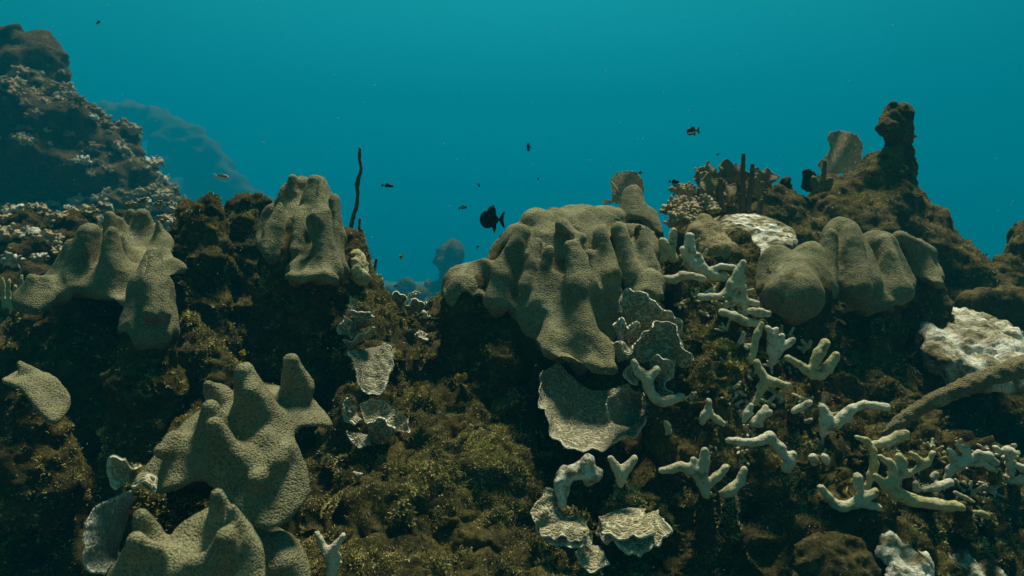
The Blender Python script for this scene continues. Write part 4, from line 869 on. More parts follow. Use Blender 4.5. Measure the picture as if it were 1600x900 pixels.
put_sweep('branch', sweep([(P(547, 366, 2.5), R(3.4, 2.5)), (P(550, 345, 2.5), R(3.4, 2.5)), (P(557, 322, 2.5), R(3.1, 2.5)), (P(559, 300, 2.5), R(2.8, 2.5)), (P(558, 287, 2.5), R(3.6, 2.5)), (P(564, 265, 2.5), R(2.4, 2.5)), (P(562, 248, 2.5), R(2.7, 2.5)), (P(562, 231, 2.5), R(2.2, 2.5))], 10, 8, 0.3, 80), M['rod'], t)
def rod(label, pts, d, m='rod'):
    t = thing('sea_rod', P(pts[0][0], pts[0][1], d), label, 'soft coral')
    put_sweep('branch', sweep([(P(x, y, d), R(r, d)) for x, y, r in pts], 10, 7, 0.25, 70, pts[0][0]), M[m], t)
rod('short thin dark rod just right of the tall knotted one', [(560, 384, 3), (561, 362, 2.4), (562, 341, 1.8)], 2.5)
rod('short bent dark rod lower on the buttress', [(569, 398, 2.8), (565, 380, 2.6), (565, 358, 2)], 2.45)
rod('tiny dark rod lowest on the buttress edge', [(584, 426, 2.6), (586, 416, 2.4), (588, 404, 1.8)], 2.45)
rod('tallest dark rod on the pitted coral table', [(1161, 330, 4.5), (1161, 300, 4), (1161, 270, 3.6), (1162, 240, 2.8)], 3.05)
rod('dark rod leaning right beside the tallest table rod', [(1168, 328, 4.5), (1172, 300, 4.5), (1175, 276, 4), (1176, 256, 3)], 3.05)
rod('dark rod at the left side of the pitted table', [(1130, 330, 4.5), (1127, 312, 4), (1126, 280, 3.6)], 3.0)
rod('stubby dark rod at the right side of the pitted table', [(1186, 332, 4), (1188, 322, 4), (1190, 312, 3)], 3.0)
rod('pale curved stub before the rods on the right ridge', [(1276, 300, 6), (1273, 285, 6), (1271, 277, 5)], 3.2, 'rod_pale')
rod('slim rod standing below the upright sea fan', [(1284, 298, 5), (1287, 276, 4), (1289, 251, 3)], 3.2, 'rod_pale')
rod('squat pale stub right of the slim ridge rod', [(1292, 296, 6), (1296, 284, 6), (1297, 279, 5)], 3.2, 'rod_pale')

# ================================================================== sea fans: veins and a fine net between them
def sea_fan(label, foot, outline, d, seed, tiltx=0.25):
    from mathutils.geometry import delaunay_2d_cdt
    r_ = np.random.default_rng(seed); pts = np.array(outline, float); cen = pts.mean(0)
    def inside(x, y):
        c = False
        for i in range(len(pts)):
            (x0, y0), (x1, y1) = pts[i - 1], pts[i]
            if (y0 > y) != (y1 > y) and x < (x1 - x0) * (y - y0) / (y1 - y0) + x0: c = not c
        return c
    lo, hi = pts.min(0), pts.max(0); g = 1.5; P2 = []
    y = lo[1]; row = 0
    while y < hi[1]:
        x = lo[0] + (row % 2) * g * 0.5
        while x < hi[0]:
            q = np.array([x, y]) + r_.normal(0, g * 0.22, 2)
            edge = 1.5 * math.sin(q[0] * 0.9) + 1.2 * math.sin(q[1] * 1.3)
            q2 = cen + (q - cen) * (1 + 0.015 * edge)
            if inside(*q2): P2.append(q)
            x += g
        y += g * 0.87; row += 1
    P2 = [Vector((float(a), float(b))) for a, b in P2]
    res = delaunay_2d_cdt(P2, [], [], 0, 1e-6); vs = res[0]; E2 = [e for e in res[1] if (vs[e[0]] - vs[e[1]]).length < g * 1.9]
    f = np.array(foot, float)
    def W(q):
        u = (q[0] - f[0]) / 60.0
        return P(q[0], q[1], d + tiltx * 0.12 * u + 0.03 * math.sin(q[0] * 0.08 + q[1] * 0.05))
    t = thing('sea_fan', P(foot[0], foot[1], d), label, 'sea fan')
    rr = R(0.55, d); V = []; F = []
    for a, b in E2:
        if r_.random() < 0.10: continue
        A, B = W(vs[a]), W(vs[b]); T = B - A; T /= np.linalg.norm(T) + 1e-9
        s1 = np.cross(T, FWD); s1 /= np.linalg.norm(s1) + 1e-9; s2 = np.cross(T, s1); i = len(V)
        for c in (A, B):
            for k in range(3):
                a_ = 2 * math.pi * k / 3; V.append(c + rr * (math.cos(a_) * s1 + math.sin(a_) * s2))
        for k in range(3): F.append((i + k, i + (k + 1) % 3, i + 3 + (k + 1) % 3, i + 3 + k))
    put('net', np.array(V), np.array(F), M['fan'], t)
    # veins fanning out of the foot
    sv = []
    def grow(p, ang, r, n, depth):
        q = p.copy(); pth = [(W(q), R(r, d))]
        for k in range(n):
            q = q + 4.5 * np.array([math.sin(ang), -math.cos(ang)]); ang += r_.normal(0, 0.10)
            if not inside(*q): break
            pth.append((W(q), R(max(r * (1 - k / n * 0.5), 0.4), d)))
            if depth < 3 and k > 1 and r_.random() < 0.45: grow(q.copy(), ang + r_.choice([-1, 1]) * r_.uniform(0.35, 0.7), r * 0.6, int(n * 0.75), depth + 1)
        if len(pth) > 1: sv.append(sweep(pth, 5, 3))
    top = cen - f; a0 = math.atan2(top[0], -top[1])
    for da in (-0.6, -0.25, 0.1, 0.45, 0.75): 
        q = f + (cen - f) * 0.06
        # start inside
        grow(q if inside(*q) else f + (cen - f) * 0.35, a0 + da, 1.3, 18, 0)
    Vs, Fs, Cs, o = [], [], [], 0
    for V_, F_, C_ in sv: Vs.append(V_); Fs.append(F_ + o); Cs.append(C_ + o); o += len(V_)
    if sv: put_sweep('vein', (np.concatenate(Vs), np.concatenate(Fs), np.concatenate(Cs)), M['fan'], t)
    put_sweep('stem', sweep([(P(f[0], f[1] + 8, d), R(3, d)), (P(f[0], f[1], d), R(2.5, d)), (W(f + (cen - f) * 0.3), R(1.8, d))], 8, 5), M['fan'], t)
sea_fan('tan upright sea fan with a ragged top on the right ridge', (1308, 272),
        [(1282, 266), (1276, 256), (1290, 244), (1298, 232), (1292, 216), (1297, 207), (1310, 203), (1325, 206), (1340, 211), (1350, 228), (1345, 246), (1336, 262), (1325, 270), (1308, 272)], 3.25, 5)
sea_fan('rounded tan sea fan half hidden behind the small coral knob', (976, 330),
        [(956, 300), (954, 282), (962, 270), (978, 266), (994, 268), (1004, 280), (1008, 296), (1002, 316), (980, 330), (960, 316), (940, 322), (944, 312), (956, 312)], 2.95, 6)

# ================================================================== sheet corals and knobby corals behind the pitted table
def disc_coral(label, px, py, r, d, m='clump_dark', name='leaf_coral'):
    r *= 0.88
    t = thing(name, P(px, py + r, d), label, 'coral', 'upright leaf corals behind the pitted table')
    leaf('blade', D_([(px - r * .5, py + r), (px, py + r * 1.15), (px + r * .5, py + r)], d + .03), D_([(px - r, py + r * .5), (px - r * .8, py - r * .6), (px, py - r), (px + r * .8, py - r * .5), (px + r, py + r * .6)], d), M[m], t,
         bulge=0.03, ruffle=0.024, thick=0.014, nu=70, nv=20, seed=px * .37, freq=26 + (px % 7) * 3, scallop=0.012)
    return t
disc_coral('brown leaf coral upright at the left of the leaf corals', 1112, 272, 16, 3.25)
disc_coral('tall brown leaf coral behind the tallest table rod', 1146, 270, 20, 3.25)
disc_coral('dark curled leaf coral at the right of the leaf corals', 1190, 276, 18, 3.3)
disc_coral('paler tan leaf coral right of the leaning dark rod', 1184, 294, 16, 3.15, 'star_far')
disc_coral('wide mottled leaf coral low on the left of the leaf corals', 1108, 294, 20, 3.15, 'star_far')
disc_coral('small dark leaf coral at the highest left corner', 1089, 272, 10, 3.2)
disc_coral('shadowed leaf coral between the table rods', 1140, 306, 16, 3.12)
turf_rock('rock_outcrop', [cap(1130, 310, 3.4, 34, 1130, 420, 3.3, 60), cap(1080, 322, 3.2, 20, 1090, 420, 3.1, 50), cap(1180, 300, 3.45, 24, 1200, 400, 3.4, 50)],
          'brown rock that carries the leaf corals behind the pitted table', h=0.012, amp=0.03, s=10, mat_='rock_far', turf=0.3)
def clump_mesh(seed, n=26, spread=1.0):
    r_ = np.random.default_rng(seed); pr = [(np.zeros(3), 0.34, np.array([0, 0, .15]), 0.3)]
    for _ in range(n):
        v = r_.normal(size=3); v[2] = abs(v[2]) * 0.8 + 0.05; v /= np.linalg.norm(v); L = r_.uniform(0.5, 0.85) * spread
        a = v * 0.25; b_ = v * L + r_.normal(0, .06, 3); rk = r_.uniform(.10, .16); pr.append((a, rk, b_, rk * .95))
        if r_.random() < .6: pr.append((b_ * .7, 0.09, b_ * .8 + r_.normal(0, .22, 3), 0.085))
    return blob(pr, 0.055, 0.08, 1, lambda V: 0.03 * fbm(V * 6, 2), pad=.1)
CL = []
for k, (m_, s_) in enumerate((('clump', 1.0), ('clump', 0.9), ('clump_dark', 1.0), ('clump', 1.1), ('bleached', 0.95))):
    V, Q = clump_mesh(50 + k, 34 + 4 * k, s_); me = quads_to_mesh('branching_coral', V, Q); me.materials.append(M[m_]); CL.append(me)
def place_clump(i, pos, size, label, group, r_):
    o = bpy.data.objects.new('branching_coral', CL[i]); COL.objects.link(o)
    o.location = [float(v) for v in pos]; o.scale = (size, size, size * r_.uniform(.8, 1.1)); o.rotation_euler = (r_.uniform(-.35, .35), r_.uniform(-.35, .35), r_.uniform(0, 6.28))
    return tag(o, label, 'coral', group)
r_ = np.random.default_rng(12)
for px, py, d, s in ((1050, 330, 2.9, 24), (1064, 318, 2.95, 18), (1078, 330, 2.85, 22), (1098, 322, 2.95, 24), (1112, 330, 2.9, 18), (1062, 345, 2.7, 24), (1082, 348, 2.65, 18), (1060, 300, 3.1, 16), (1076, 300, 3.1, 16), (1048, 352, 2.7, 14)):
    place_clump([0, 1, 3][int(r_.integers(3))], P(px, py, d), R(s, d), 'small knobby pale coral clump in the bank left of the pitted table', 'knobby coral clumps left of the pitted table', r_)
for px, py, d, s in ((606, 476, 2.7, 12), (664, 500, 2.6, 22), (676, 482, 2.75, 18), (640, 500, 2.75, 18), (622, 498, 2.7, 16), (660, 530, 2.4, 16), (662, 575, 2.3, 14), (648, 462, 2.9, 12)):
    place_clump([0, 1, 4][int(r_.integers(3))], P(px, py, d), R(s, d), 'small pale coral clump in the valley between the tower and the great dome', 'pale coral clumps in the valley', r_)
for px, py, d, s in ((258, 345, 2.7, 14), (272, 350, 2.65, 16), (285, 338, 2.7, 14), (205, 322, 3.0, 12), (225, 318, 3.0, 13), (250, 322, 3.0, 13), (272, 326, 2.9, 14), (296, 325, 2.8, 12)):
    place_clump([0, 3, 4][int(r_.integers(3))], P(px, py, d), R(s, d), 'small pale coral clump peeping out behind the folded left mound', 'pale coral clumps behind the folded left mound', r_)

# ================================================================== reef outcrop at the far left, branching corals all over it
LR = [cap(40, 86, 9.36, 30, 30, 160, 9.18, 50), cap(76, 84, 9.45, 16, 80, 150, 9.36, 26), cap(0, 80, 9.54, 30, -40, 200, 9.54, 120), cap(60, 150, 9.18, 36, 60, 260, 8.82, 80), cap(20, 180, 8.46, 46, 20, 320, 8.82, 110),
      cap(130, 180, 9.36, 26, 150, 300, 9.18, 60), cap(180, 222, 9.18, 26, 190, 330, 9.00, 50), cap(225, 275, 9.00, 24, 235, 350, 9.00, 40), cap(250, 322, 8.82, 22, 262, 380, 8.82, 40), cap(90, 200, 8.73, 40, 120, 330, 9.00, 60),
      cap(60, 380, 8.28, 50, 60, 520, 8.10, 80), cap(150, 380, 8.46, 50, 160, 520, 8.28, 80), cap(-60, 400, 8.10, 90, -60, 560, 7.92, 90), cap(290, 380, 8.82, 40, 300, 520, 8.82, 60)]
t = thing('reef_outcrop', P(60, 500, 8.8), 'large shaded reef outcrop rising at the far left, crusted with branching corals', 'reef')
LV, LQ = blob(LR, 0.055, 0.25, 1, rugged(0.20, 1.6)); put('rock_body', LV, LQ, M['reef_far'], t)
def project(V):
    q = V - CAM; z = q @ FWD; return 800 + FPX * (q @ RGT) / z, 450 - FPX * (q @ UPV) / z, z
n_ = vnormals(LV, LQ); px, py, z = project(LV); tc_ = CAM - LV; tc_ /= np.linalg.norm(tc_, axis=1, keepdims=True)
good = ((n_ * tc_).sum(1) > -0.15) & (n_[:, 2] > 0.05) & (px > -60) & (px < 300) & (py > 110) & (py < 400) & ~((px < 110) & (py > 225) & (py < 320) & (px < 150))
cand = np.where(good)[0]; r_ = np.random.default_rng(21); r_.shuffle(cand); chosen = []
for c in cand:
    if len(chosen) >= 240: break
    if all(np.sum((LV[c] - LV[o]) ** 2) > 0.13 ** 2 for o in chosen): chosen.append(c)
for c in chosen:
    tan = px[c] < 120 and 120 < py[c] < 220
    q = int(r_.choice([2, 2, 2, 0, 1] if tan else [0, 1, 3, 2, 2, 4])); look = 'brown' if q == 2 else ('whitish' if q == 4 else 'pale tan')
    where = ('high on' if py[c] < 190 else ('midway up' if py[c] < 270 else 'low on')) + (' the left side of' if px[c] < 130 else ' the right slope of')
    place_clump(q, LV[c] - n_[c] * 0.02, R(5 + 15 * r_.random() ** 1.6, z[c]), look + ' knobby coral clump ' + where + ' the far left outcrop', look + ' coral clumps ' + where + ' the far left outcrop', r_)
# rubble corals before the outcrop
turf_rock('rock_outcrop', [cap(40, 370, 3.6, 40, 40, 520, 3.4, 80), cap(120, 360, 3.7, 30, 130, 480, 3.5, 60), cap(-60, 380, 3.5, 60, -60, 520, 3.4, 90), cap(200, 350, 3.8, 20, 210, 450, 3.6, 50)],
          'low rubble bank between the folded left mound and the far left outcrop', h=0.016, amp=0.05, s=6, mat_='reef_far', turf=0.2)
for px_, py_, d, s in ((20, 335, 3.6, 22), (60, 330, 3.65, 18), (92, 345, 3.6, 20), (110, 330, 3.7, 14), (140, 332, 3.7, 16), (10, 372, 3.4, 24), (45, 368, 3.35, 20), (78, 376, 3.35, 20), (20, 410, 3.2, 22), (60, 405, 3.2, 18), (165, 325, 3.7, 14), (5, 345, 3.5, 16), (95, 395, 3.2, 16)):
    place_clump([0, 4, 1, 3][int(r_.integers(4))], P(px_, py_, d), R(s, d), 'rubble coral clump with bleached tips on the low bank at the left edge', 'rubble coral clumps at the left edge', r_)

# ------------------------------------------------------------------ hazy reef in the distance
def far_reef(label, prims, h, amp, s, name='distant_reef'):
    t = thing(name, P(prims[0][0][0], 400, 8), label, 'reef') if False else None
    base = np.mean([a for a, _, _, _ in prims], axis=0); base[2] = min(b[2] for _, _, b, _ in prims)
    t = thing(name, base, label, 'reef'); V, Q = blob(prims, h, 0.25, 1, rugged(amp, s)); V = disp(V, Q, lambda V: amp * 0.35 * fbm(V * s * 3.7, 3, gain=0.6)); put('rock_body', V, Q, M['reef_far'], t); return V, Q
far_reef('ghostly reef slope fading into the blue behind the far left outcrop', chain((60, 205, 65, 30), (200, 190, 65, 26), (262, 200, 63, 24), (300, 225, 63, 30), (335, 262, 63, 26), (372, 296, 62, 22), (410, 340, 61, 30)) + [cap(265, 240, 63, 34, 270, 420, 63, 90), cap(330, 290, 63, 30, 350, 430, 62, 60), cap(385, 340, 62, 22, 400, 440, 61, 50), cap(160, 215, 65, 40, 120, 420, 63, 110)], 0.40, 1.1, 0.22)
far_reef('hazy rounded coral head with small humps beside it, seen through the gap', [cap(703, 408, 28.60, 17, 703, 470, 28.38, 26), cap(672, 446, 27.94, 18, 674, 500, 27.72, 26), cap(640, 450, 26.40, 13, 640, 500, 26.40, 30), cap(614, 452, 27.06, 8, 612, 500, 27.06, 18), cap(730, 440, 28.60, 24, 740, 500, 28.60, 40)], 0.2, 0.55, 0.85)
far_reef('low hazy reef shelf nearest in the water gap, before the rounded head', [cap(660, 460, 20.90, 14, 660, 520, 20.68, 26)], 0.2, 0.40, 0.85)
far_reef('faint low reef line behind the hazy coral head', [cap(600, 470, 39.60, 14, 600, 520, 39.60, 40), cap(650, 455, 41.80, 14, 650, 520, 41.80, 40), cap(740, 440, 41.80, 14, 740, 520, 41.80, 40), cap(560, 480, 39.60, 20, 540, 540, 39.60, 50)], 0.35, 1.1, 0.4)

# ================================================================== fish
def fish(label, px, py, L, d, yaw=0.0, roll=0.0, depth_ratio=0.42, m='fish_brown', stripe=None, name='reef_fish', group=None, wid=0.16, detail=True, bigfin=1.0):
    """L: length in photo pixels; yaw 0 = facing left; roll tilts nose (deg)"""
    t = thing(name, P(px, py, d), label, 'fish', group); ln = R(L, d); hgt = ln * depth_ratio; wd = ln * wid
    ca, sa = math.cos(math.radians(yaw)), math.sin(math.radians(yaw)); cr_, sr = math.cos(math.radians(roll)), math.sin(math.radians(roll)); C0 = np.array(t['_base'])
    def X(p):                                   # local: x along body (nose at -0.5), z up, y thickness
        x, y, z_ = p[..., 0], p[..., 1], p[..., 2]; x2 = x * cr_ - z_ * sr; z2 = x * sr + z_ * cr_
        return np.stack([x2 * ca - y * sa, x2 * sa + y * ca, z2], -1) + C0
    s = np.linspace(0, 1, 22); prof = (np.sin(np.pi * np.clip(s, 0, 1) ** 0.72) ** 0.75) * (1 - 0.12 * s) + 0.15 * s
    prof[0] = 0.03; th = np.linspace(0, 2 * np.pi, 16, endpoint=False)
    xb = (-0.5 + 0.76 * s) * ln
    B = np.stack([np.repeat(xb[:, None], 16, 1), (prof[:, None] * np.cos(th)[None] * wd / 2), (prof[:, None] * np.sin(th)[None] * hgt / 2)], -1)
    i = np.arange(22 * 16).reshape(22, 16); F = np.stack([i[:-1], np.roll(i[:-1], -1, 1), np.roll(i[1:], -1, 1), i[1:]], -1).reshape(-1, 4)
    body = put('body', X(B.reshape(-1, 3)), F, M[m], t)
    def fin(nm, poly, y=0.0, mm=m, th_=0.012):
        poly = np.array(poly) * ln; n = len(poly)
        V = np.concatenate([np.c_[poly[:, 0], np.full(n, y + ln * th_ / 2), poly[:, 1]], np.c_[poly[:, 0], np.full(n, y - ln * th_ / 2), poly[:, 1]]])
        me = bpy.data.meshes.new(nm); me.from_pydata((X(V) - C0).tolist(), [], [tuple(range(n)), tuple(range(2 * n - 1, n - 1, -1))] + [(k, (k + 1) % n, n + (k + 1) % n, n + k) for k in range(n)])
        me.materials.append(M[mm]); o = bpy.data.objects.new(nm, me); COL.objects.link(o); o.parent = t
    hr = depth_ratio
    fin('tail_fin', [(0.22, 0.03), (0.28, 0.05), (0.42, hr * .42), (0.50, hr * .46), (0.44, 0.0), (0.50, -hr * .46), (0.42, -hr * .42), (0.28, -0.05), (0.22, -0.03)])
    b_ = bigfin
    fin('dorsal_fin', [(-0.22, hr * .44), (-0.12, hr * (.5 + .12 * b_)), (0.05, hr * (.46 + .22 * b_)), (0.14, hr * (.44 + .10 * b_)), (0.17, hr * .20), (0.0, hr * .38)])
    fin('anal_fin', [(-0.02, -hr * .40), (0.08, -hr * (.46 + .20 * b_)), (0.15, -hr * (.42 + .08 * b_)), (0.17, -hr * .20), (0.05, -hr * .32)])
    if detail:
        fin('pectoral_fin', [(-0.22, -0.02), (-0.10, 0.03), (-0.06, -0.03), (-0.10, -0.10)], -wd * 0.5, th_=0.008)
        for sg in (-1, 1):
            e = np.array([[math.cos(a) * math.sin(b), math.sin(a) * math.sin(b), math.cos(b)] for b in np.linspace(0.01, math.pi - .01, 7) for a in np.linspace(0, 2 * math.pi, 10, endpoint=False)]) * ln * 0.026
            e = e + np.array([-0.39 * ln, sg * wd * 0.29, hr * ln * 0.10]); i = np.arange(70).reshape(7, 10)
            put('eye', X(e), np.stack([i[:-1], np.roll(i[:-1], -1, 1), np.roll(i[1:], -1, 1), i[1:]], -1).reshape(-1, 4), M['eye'], t)
    if stripe:
        for z0, z1, mm in stripe:
            sel = s[(s > 0.05) & (s < 0.98)]; pr = np.interp(sel, s, prof); xx = (-0.5 + 0.76 * sel) * ln
            for sg in (-1, 1):
                rows = []
                for zz in (z0, (z0 + z1) / 2, z1):
                    a_ = zz * hgt / 2 * pr; yy = sg * (wd / 2 * pr * np.sqrt(np.clip(1 - zz * zz, 0, 1)) + ln * 0.004); rows.append(np.stack([xx, yy, a_], -1))
                Rr = np.stack(rows, 1); i = np.arange(len(sel) * 3).reshape(-1, 3)
                put('stripe', X(Rr.reshape(-1, 3)), np.stack([i[:-1, :-1], i[1:, :-1], i[1:, 1:], i[:-1, 1:]], -1).reshape(-1, 4), M[mm], t)
    return t
fish('black deep bodied fish swimming left beside the great dome', 769, 343, 42, 2.55, -18, 0, 0.66, 'fish_black', name='triggerfish', bigfin=1.6, wid=0.2)
fish('striped cream and black wrasse gliding above the left reef', 345, 276, 27, 2.3, 170, 8, 0.30, 'fish_white', stripe=[(0.15, 0.5, 'fish_black'), (0.75, 0.95, 'fish_black')], name='wrasse')
fish('brown damselfish with a pale tail high above the right corals', 1083, 205, 22, 2.6, 8, 8, 0.52, 'fish_brown', stripe=[(-0.6, -0.2, 'fish_white')], name='damselfish')
fish('slim dark fish right of the tall sea rod', 605, 290, 20, 2.8, 175, 4, 0.26, 'fish_black')
fish('small dark fish seen nearly head on, high above the gap', 826, 230, 13, 3.0, 62, 20, 0.9, 'fish_black', detail=False)
fish('dark oval fish hovering left of the leaf corals', 1053, 284, 17, 3.0, 172, 5, 0.34, 'fish_black')
fish('little dark fish left of the black deep bodied fish', 723, 324, 14, 3.0, 165, -10, 0.36, 'fish_brown', stripe=[(0.2, 0.5, 'fish_white')])
fish('tiny dark fish above the little dark one', 748, 289, 9, 3.4, 120, 30, 0.5, 'fish_black', detail=False)
fish('tiny dark speck of a fish over the great dome top', 841, 279, 7, 3.6, 70, 0, 0.7, 'fish_black', detail=False)
fish('tiny yellow and black fish in front of the water gap', 627, 401, 10, 2.6, 60, 20, 0.7, 'fish_yellow', stripe=[(0.1, 0.7, 'fish_black')])
fish('tiny dark fish alone in the upper left water', 153, 35, 10, 3.2, 160, -20, 0.4, 'fish_black', detail=False)
fish('tiny dark fish just above the rounded sea fan', 1001, 270, 9, 3.0, 30, 0, 0.5, 'fish_brown', detail=False)
fish('faint tiny fish high over the leaf corals', 1122, 241, 6, 3.8, 0, 20, 0.4, 'fish_brown', detail=False)
fish('faint round tiny fish below the dark oval one', 1053, 304, 7, 3.6, 50, 0, 0.8, 'fish_brown', detail=False)
fish('faint tiny fish low beside the left shoulder of the great dome', 746, 386, 8, 3.8, 130, -30, 0.5, 'fish_brown', detail=False)
fish('faintest tiny fish above the valley corals', 618, 447, 6, 3.6, 20, 20, 0.5, 'fish_brown', detail=False)

# ------------------------------------------------------------------ yellow algae blades
def algae_blade(label, px, py, s, d, seed):
    r_ = np.random.default_rng(seed); t = thing('algae_frond', P(px, py, d), label, 'algae', None)
    for k in range(3):
        a = r_.uniform(-1, 1); leaf('blade', D_([(px - s * .2, py + s * .5), (px, py + s * .55), (px + s * .2, py + s * .5)], d + .01),
             D_([(px - s * .5 + a * s * .4, py), (px + a * s * .5, py - s * .6), (px + s * .5 + a * s * .4, py + s * .1)], d - .015 + .01 * k), M['yellow_algae'], t, nu=16, nv=10, ruffle=0.004, thick=0.0015, bulge=.006, seed=k)
algae_blade('yellow algae tuft on the dark wall under the great dome', 720, 590, 13, 1.95, 1)
algae_blade('dull yellow algae tuft in the dark cleft above the large near plate', 378, 552, 9, 1.75, 2)

# ================================================================== rubble: dead fingers and pale fragments resting on the bank
from mathutils.bvhtree import BVHTree
_v, _f, _o = [], [], 0
for V, Q, _w in TURF_ON:
    _v.append(V); _f.append(Q + _o); _o += len(V)
BVH = BVHTree.FromPolygons(np.concatenate(_v).tolist(), np.concatenate(_f).tolist())
def hit(px, py):
    d = P(px, py, 1.0) - CAM; d /= np.linalg.norm(d)
    loc, nrm, _, _ = BVH.ray_cast(Vector(CAM.tolist()), Vector(d.tolist()), 8)
    return (np.array(loc), np.array(nrm)) if loc is not None else (None, None)
def stub_mesh(seed, n, mat_, h=0.05, rug=0.05):
    r_ = np.random.default_rng(seed); pr = []
    p = np.array([0, 0, -.3]); d = np.array([0, 0, 1.0])
    for k in range(n):
        d2 = d + r_.normal(0, .45, 3); d2 /= np.linalg.norm(d2); q = p + d2 * r_.uniform(.35, .6); pr.append((p, .19, q, .16))
        if r_.random() < .7:
            e = d2 + r_.normal(0, .9, 3); e /= np.linalg.norm(e); pr.append((q, .16, q + e * r_.uniform(.3, .6), .14))
        p, d = q, d2
    V, Q = blob(pr, h, .06, 1, lambda V: rug * fbm(V * 5 + seed, 4, gain=.6), pad=.12)
    me = quads_to_mesh('stub', V, Q); me.materials.append(M[mat_]); return me
DEAD = [stub_mesh(300 + k, 2 + k % 3, 'rock', rug=.09) for k in range(5)]
FRAG = [stub_mesh(330 + k, 1 + k % 2, 'finger', rug=.03) for k in range(4)]
r_ = np.random.default_rng(44)
def strew(n, box, meshes, size, name, label, cat, group, lay=False):
    k = t_ = 0
    while k < n and t_ < n * 8:
        t_ += 1; px, py = r_.uniform(box[0], box[2]), r_.uniform(box[1], box[3]); p, nn = hit(px, py)
        if p is None or nn[2] < 0.0 or p[1] > 3.2: continue
        o = bpy.data.objects.new(name, meshes[int(r_.integers(len(meshes)))]); COL.objects.link(o); s_ = R(r_.uniform(*size), float((p - CAM) @ FWD))
        o.location = p.tolist(); o.scale = (s_, s_, s_)
        up = Vector((nn * .8 + np.array([0, 0, .8]) + r_.normal(0, .4, 3)).tolist()) if not lay else Vector(r_.normal(size=3).tolist())
        o.rotation_euler = up.to_track_quat('Z', 'Y').to_euler(); tag(o, label, cat, group); k += 1
strew(60, (1010, 420, 1340, 860), DEAD, (14, 30), 'dead_finger_coral', 'dead turf coated finger stub among the rubble right of the great dome', 'coral', 'dead finger stubs on the right rubble bank')
strew(26, (1330, 680, 1600, 890), DEAD, (14, 26), 'dead_finger_coral', 'dead brown finger stub on the bank under the bent corals, lower right', 'coral', 'dead finger stubs on the lower right bank')
strew(20, (600, 470, 700, 640), DEAD, (10, 20), 'dead_finger_coral', 'dead brown finger stub in the valley beside the great dome', 'coral', 'dead finger stubs in the valley')
LIVE = []
for k in range(6):
    r2 = np.random.default_rng(400 + k); pr = []; q = np.array([0, 0, -.4])
    for _ in range(3 + k % 3):
        e = r2.normal(size=3) * .75 + np.array([0, 0, 1.0]); e /= np.linalg.norm(e); a = q + e * .35; b_ = a + (e + r2.normal(0, .35, 3)) * r2.uniform(.35, .75)
        pr += [(q, .2, a, .17), (a, .17, b_, .125)]
        if r2.random() < .5: pr.append((a, .15, a + r2.normal(0, .32, 3), .12))
    V, Q = blob(pr, .045, .05, 1, lambda V: .025 * fbm(V * 6, 3), pad=.1); me = quads_to_mesh('live', V, Q); me.materials.append(M[('finger', 'finger_warm', 'finger_white')[k % 3]]); LIVE.append(me)
for bx, nn_ in (((1010, 370, 1110, 480), 14), ((1080, 420, 1190, 540), 16), ((1130, 520, 1260, 640), 18), ((1070, 620, 1300, 720), 16), ((1380, 690, 1600, 770), 28)):
    strew(nn_, bx, LIVE, (13, 23), 'finger_coral', 'short stubby finger coral rooted in the crusty rubble among the larger ones', 'coral', 'small finger corals rooted in the rubble')
strew(34, (480, 620, 900, 890), FRAG, (2.0, 5.0), 'coral_fragment', 'tiny pale coral fragment caught in the turf of the bottom hummock', 'coral fragment', 'pale fragments on the bottom hummock')
strew(30, (1010, 480, 1560, 860), FRAG, (2.5, 6.5), 'coral_fragment', 'tiny pale coral fragment lying in the right rubble bank', 'coral fragment', 'pale fragments on the right rubble bank')

